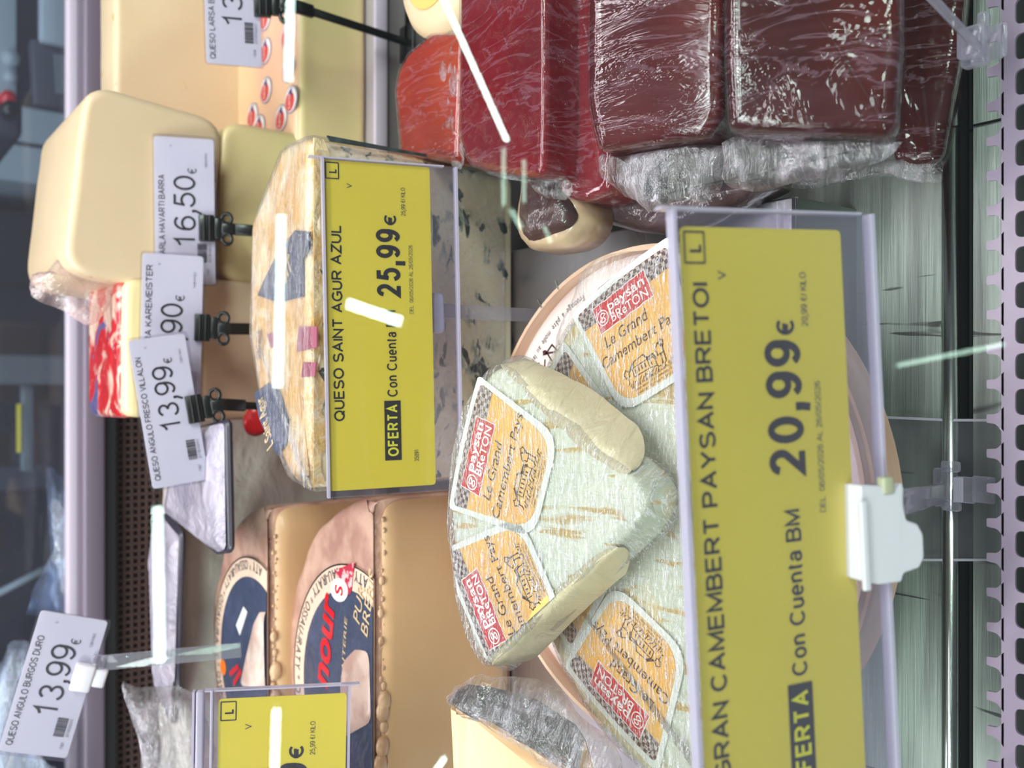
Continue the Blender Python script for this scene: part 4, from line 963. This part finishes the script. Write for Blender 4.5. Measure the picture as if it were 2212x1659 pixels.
L=len(oo); vs=[(x,y,-.0012) for x,y in oo]+[(x,y,-.0008) for x,y in ii]; fs=[(i,(i+1)%L,L+(i+1)%L,L+i) for i in range(L)]
mk('base_rim',vs,fs,ACRE,bs)
def bl(px,py,z): p=onz(px,py,Mb.translation.z+z); return p-Mb.translation
c1=bl(2030,1050,.006)
for (pa,pb,sx,sy,sz) in ((2026,1052,.018,.003,.005),(2042,1052,.020,.0035,.004),(2054,1008,.005,.008,.004),(2056,1092,.005,.008,.004),(2085,1058,.012,.009,.003),(2125,1058,.012,.010,.0022)):
    bx('hinge_block',bl(pa,pb,.004),(sx,sy,sz),PLAST,bs,.0009)
for i in range(5): bx('hinge_ridge',bl(2062+i*4.2,1058,.0056),(.0115,.0006,.0010),ACRE,bs)
# T2 blue cheese tag
A=at(698,344,.470); B=at(928,372,.492); Lf=at(698+.020*700,1060,.470)
e,M,h,xd,yd=yellow_tag('narrower yellow price tag priced 25,99 standing before the blue cheese',A,B,Lf,title='QUESO SAINT AGUR AZUL',price='25,99',kilo='25,99 \u20ac/ KILO',num='35091',width=.1775,holder=(.0035,.0006,.015,.0008),px_=(.588,.80,.808,.845))
Mi=M.inverted(); q=loc2(M,938,675,0)
slab('white_clip',rounded(rect(q[0]-.0115,q[1]-.007,q[0]+.0115,q[1]+.006),.003,3),.004,.001,WPL,e,z0=-.003)
stem(e,M,at(945,670,.498),V3((at(945,670,.498).x,SY-.05,ZD+.002)),PLAST,.008,.002)
# T3 cropped yellow tag lower left
A=at(472,1510,.470); B=at(749,1479,.482); Lf=at(462,2200,.470)
e,M,h,xd,yd=yellow_tag('cropped yellow price tag at the lower left in a thick clear frame',A,B,Lf,title='QUESO OSSAU IRATY',price='25,99',kilo='25,99 \u20ac/ KILO',width=.207,holder=(.004,.0125,.0015,.005),tx=(.2,.78),px_=(.55,.838,.845,.895) if False else (.61,.825,.832,.870))
bx('frame_rail',(.105,.009,.001),(.215,.004,.005),ACRE,e,.001); bx('frame_rail',(.105,.003,.0015),(.215,.0015,.004),ACRE,e,.0004)
stem(e,M,M@V3((-.002,-h-.004,-.002)),(M@V3((-.002,-h,0))).xy.to_3d()*1.0+V3((-.02,0,ZD)),PLAST,.008,.002)
# ---- white tags
def barcode(parent,x0,x1,y0,y1,z,seed):
    random.seed(seed); bm=bmesh.new(); x=x0
    while x<x1:
        w_=random.choice((1,1,2,3))*(x1-x0)/64; box(bm,(x+w_/2,(y0+y1)/2,z),(w_,y1-y0,.0001)); x+=w_+random.choice((1,1,2))*(x1-x0)/64
    o_=bm_obj('barcode',bm,INK,parent,smooth=False); o_['kind']='stuff'
def white_tag(label,TL,TR,BL,title,price,clip_mat,d,hd=None,tx=(.03,.80),pr=(.30,.80),clip_px=None,tipd=0,stempx=None,bside='left',num='77907',thick=True,small='13,99 \u20ac/ KILO'):
    A=at(*TL,d); Rr=at(*TR,d+tipd); Bl=at(*BL,hd or d*1.012)
    xd=(Rr-A); W_=xd.length; xd.normalize(); yd=(A-Bl); yd-=xd*yd.dot(xd); h=yd.length; yd.normalize(); M=fr(A,xd,yd)
    e=empty('price_tag',M,label,'price tag')
    pp=slab('white_card',rounded(rect(0,-h,W_,0),.0025,3),.0012,.0003,PAPERW,e,smooth=False); z=.0003
    def T(s,x0,x1,yb,cap,off=0,mat=INK,n='print'): return stext(n,s,x0*W_,x1*W_,-yb*h,cap*h,off or .10,mat,pp,z=z)
    T(title,tx[0],tx[1],.17,.105,.13,n='title_print'); T(price,pr[0],pr[1],.68,.37,.115,n='price_print'); T('\u20ac',pr[1]+.012,pr[1]+.055,.70,.15,.1,n='price_print')
    barcode(pp,.15*W_,.28*W_,-.86*h,-.70*h,z,len(title)); T('2077907002573',.15,.28,.93,.045,0,INKG); T(num,.06,.11,.90,.05,0,INKG); T(small,.80,.90,.88,.045,0,INKG); T('V',.93,.945,.30,.05,0,INKG)
    flat('clear_sleeve',rounded(rect(-.0015,-h-.002,W_+.0015,.0012),.003,3),ACR,e,z=.0018,th=.0008)
    return e,M,W_,h
def black_clip(e,M,cx,cy,stem_to,size=1.0,mat=BLACK,dz=.002,knuckle=True):
    """jaw gripping the card's lower edge, hinge knuckle and stem (world end point)"""
    x,y=cx,cy; s=size; 
    bx('clip_jaw',(x,y+.001*s,dz),(.0195*s,.011*s,.005*s),mat,e,.0008)
    for i in range(2): bx('jaw_ridge',(x,y-.0015*s+i*.004*s,dz+.0028*s),(.0195*s,.0012*s,.0012*s),mat,e,.0004)
    bx('hinge_bar',(x,y-.0075*s,dz-.0005),(.016*s,.006*s,.0045*s),mat,e,.001)
    for sx in (-1,1):
        bm=bmesh.new(); c_=V3((x+sx*.0075*s,y-.0135*s,dz-.0005)); n=16
        rr=[];
        for (ro,zz) in ((.0052,.002),(.0052,-.002),(.0026,-.002),(.0026,.002)):
            rr.append([bm.verts.new((c_.x+ro*s*math.cos(2*math.pi*i/n),c_.y+ro*s*.9*math.sin(2*math.pi*i/n),c_.z+zz*s)) for i in range(n)])
        for k in range(4):
            for i in range(n): bm.faces.new((rr[k][i],rr[k][(i+1)%n],rr[(k+1)%4][(i+1)%n],rr[(k+1)%4][i]))
        bm_obj('hinge_loop',bm,mat,e)
    bx('hinge_body',(x,y-.0145*s,dz-.0005),(.0085*s,.010*s,.005*s),mat,e,.001)
    st=M@V3((x,y-.018*s,dz-.001)); 
    en=V3(stem_to); mid=st.lerp(en,min(1,.018/(en-st).length))
    stem(e,M,st,mid,mat,.0085*s,.004*s,name='stem_socket'); stem(e,M,st.lerp(en,.1),en,mat,.0055*s,.0025*s)
    f=M.inverted()@en
    bm=bmesh.new(); box(bm,(0,0,0),(.03,.022,.003),.001); bm_obj('foot',bm,mat,e,M.inverted()@Matrix.Translation(en))
# T5
def foot(px,py,d,zz=ZD+.003):
    p=at(px,py,d); return V3((p.x,p.y+.004,zz))
e,M,W_,h=white_tag('leaning white price tag on black clip, priced 13,99, over the vacuum packed wedge',(330,1057),(276,736),(452,1036),'QUESO ANGULO FRESCO VILLALON','13,99',BLACK,.600,hd=.612,pr=(.36,.80),tx=(.05,.88))
q=loc2(M,424,883,.002); black_clip(e,M,q[0],q[1],foot(600,885,.66,ony(600,885,.655).z-.02))
# T6
e,M,W_,h=white_tag('white price tag ending in 90, tucked between two other white tags',(300,900),(308,546),(432,900),'ANGULO BARRA KAREMEISTER','14,90',BLACK,.625,hd=.637,pr=(.28,.70),tx=(.10,.93),small='14,90 \u20ac/ KILO')
q=loc2(M,440,708,.002); black_clip(e,M,q[0],q[1],foot(600,708,.66,ony(600,708,.655).z-.02))
# T7
e,M,W_,h=white_tag('white price tag priced 16,50 before the block with small holes',(336,612),(332,293),(466,622),'ARLA HAVARTI BARRA','16,50',BLACK,.645,hd=.657,pr=(.25,.74),tx=(.20,.74),small='16,50 \u20ac/ KILO')
q=loc2(M,449,493,.002); black_clip(e,M,q[0],q[1],foot(700,505,.66,ony(690,505,.655).z))
# T8
e,M,W_,h=white_tag('cropped white price tag on a long slanting black stem at the upper edge',(446,136),(436,-200),(566,148),'QUESO LARSA BARRA','13,99',BLACK,.645,hd=.657,pr=(.25,.72),tx=(.03,.55),num='1058')
q=loc2(M,570,4,.002); black_clip(e,M,q[0],q[1],V3(ony(880,92,.636)),1.15)
en=ony(880,92,.636)
Mf=Matrix.Translation(en); bm=bmesh.new()
box(bm,(.03,0,0),(.06,.003,.003)); 
wf=bm_obj('wire_foot',bm,BLACK,e,M.inverted()@Mf,False)
# T4
e,M,W_,h=white_tag('white price tag priced 13,99 with white clip on a clear stem, far left',(-4,1622),(88,1318),(146,1632),'QUESO ANGULO BURGOS DURO','13,99',WPL,.585,hd=.600,pr=(.28,.79),tx=(.05,.83))
q=loc2(M,183,1462,.002); bx('white_clip',(q[0],q[1]+.001,.0035),(.019,.013,.006),WPL,e,.0015); bx('clip_tongue',(q[0]+.001,q[1]-.009,.002),(.013,.009,.006),WPL,e,.0015)
q2=loc2(M,212,1430,.002); bx('clear_hinge',(q2[0],q2[1],.002),(.010,.009,.005),PLAST,e,.0015)
stem(e,M,at(222,1432,.60),at(520,1404,.62),clear('clear_strip',(226,236,230),.10,edge=.5),.0105,.0016)
bx('strip_edge',M.inverted()@at(370,1418,.609),(.001,.001,.001),ACRE,e) if False else None
# ---- clear stem at the top right over the quince
Ms=Matrix.Translation(onz(2130,110,.02)); e=empty('tag_base',Ms,'clear hinged tag stem at the upper right corner over the quince blocks','tag stand')
stem(e,Ms,at(1960,-60,.300),at(2098,88,.345),PLAST,.014,.003)
for (px,py,d,s_) in ((2100,92,.344,(.012,.010,.006)),(2108,122,.348,(.008,.010,.006)),(2125,60,.35,(.012,.004,.005)),(2136,95,.356,(.014,.014,.002))):
    bx('hinge_block',Ms.inverted()@at(px,py,d),s_,PLAST,e,.0012)
# ================================================================ BACKGROUND behind the counter
def bg_box(name,label,cat,px0,px1,py0,py1,y,dep,mat,bev=.004,roll=0):
    a=ony(px0,py0,y); b=ony(px1,py1,y); c_=(a+b)/2; s=(abs(a.x-b.x),dep,abs(a.z-b.z))
    e=empty(name,Matrix.Translation((c_.x,y+dep/2,c_.z))@Matrix.Rotation(R(roll),4,'Y'),label,cat); bx('body',(0,0,0),s,mat,e,bev); return e,s
e,s=bg_box('staff_cabinet','pale grey cabinet front beyond the counter, top centre','cabinet',-150,300,195,425,1.9,.5,LGREY)
bx('door_gap',(0,-.2515,0),(.006,.003,s[2]*.9),DARK,e)
e,s=bg_box('staff_cabinet','dark navy cabinet beyond the counter behind the post','cabinet',-250,300,425,780,2.0,.4,WALLM)
bx('door_gap',(0,-.2015,0),(.006,.003,s[2]*.9),DARK,e)
e,s=bg_box('steel_post','grey upright steel post beyond the counter rail','post',-250,148,760,832,1.6,.05,GREYM,.008)
e2_,s2=bg_box('steel_post','thin steel upright beside a yellow strip beyond the counter','post',46,74,830,1018,1.62,.02,GREYM,.003)
bx('yellow_strip',(0,-.012,s2[2]*.5+.004),(s2[0]*.55,.004,.006),PAPERY,e2_)
bg_box('steel_post','darker upright steel bar beyond the clear bag','post',-250,108,1020,1056,1.7,.04,pbr('dim_steel',(84,86,98),.45,.3),.006)
a=ony(-10,1285,1.7); b=ony(105,1225,1.7)
e=empty('hose',Matrix.Translation((a+b)/2),'thin pale hose slanting against the dark wall at the upper left','hose'); bm=bmesh.new(); cyl(bm,a-(a+b)/2,b-(a+b)/2,.006,None,10); bm_obj('tube',bm,LGREY,e)
e,s=bg_box('weighing_machine','dark grey machine with a red knob at the upper right corner','machine',-60,50,-60,300,1.35,.2,DGREY,.01,roll=0)
for (px,py,mt,rr) in ((14,218,REDS,.011),(20,172,LGREY,.009),(20,132,LGREY,.012),(18,240,BLACK,.012)):
    p=ony(px,py,1.345)-e.location; bm=bmesh.new(); cyl(bm,p,p+V3((0,-.018,0)),rr,rr*.85,18); bm_obj('knob',bm,mt,e)
bx('front_plate',(ony(-10,60,1.34)-e.location),(.18,.01,.05),LGREY,e,.003)
e,s=bg_box('folder_tray','dark slate tray standing behind the counter rail at right','tray',70,160,80,238,1.15,.02,DGREY,.003,roll=-3)
bx('pale_sheet',(.0,-.012,-.012),(s[0]*.6,.003,s[2]*.5),GREYM,e)
e,s=bg_box('sheet_rack','grey green plate leaning behind the counter rail, far right','plate',88,146,-60,100,1.14,.02,LGREY,.003)
# bluish bags hanging over the rail
def bag(label,px,y,h_=.03,mat=FILMB,seed=0):
    cx_=sum(q[0] for q in px)/len(px); cy_=sum(q[1] for q in px)/len(px)
    Mb_=fr(ony(cx_,cy_,y),(1,0,0),(0,.2,1)); o_=puff('plastic_bag',cat_rom([loc2(Mb_,*q) for q in px],4),h_,mat,None,M=Mb_,wob=.012,fr_=18,seed=seed,low=.002); return tag(o_,label,'bag')
bag('bluish plastic bag draped over the rear rail, long and narrow',[(112,1008),(126,1026),(160,1050),(164,1180),(162,1330),(100,1330),(66,1325),(96,1270),(108,1200),(104,1100),(102,1040)],1.03,.02)
bag('crumpled bluish plastic bag at the upper left corner behind a white tag',[(40,1390),(70,1400),(80,1480),(60,1560),(70,1640),(150,1690),(100,1780),(-60,1780),(-60,1500),(0,1440),(20,1400)],.98,.04,seed=4)
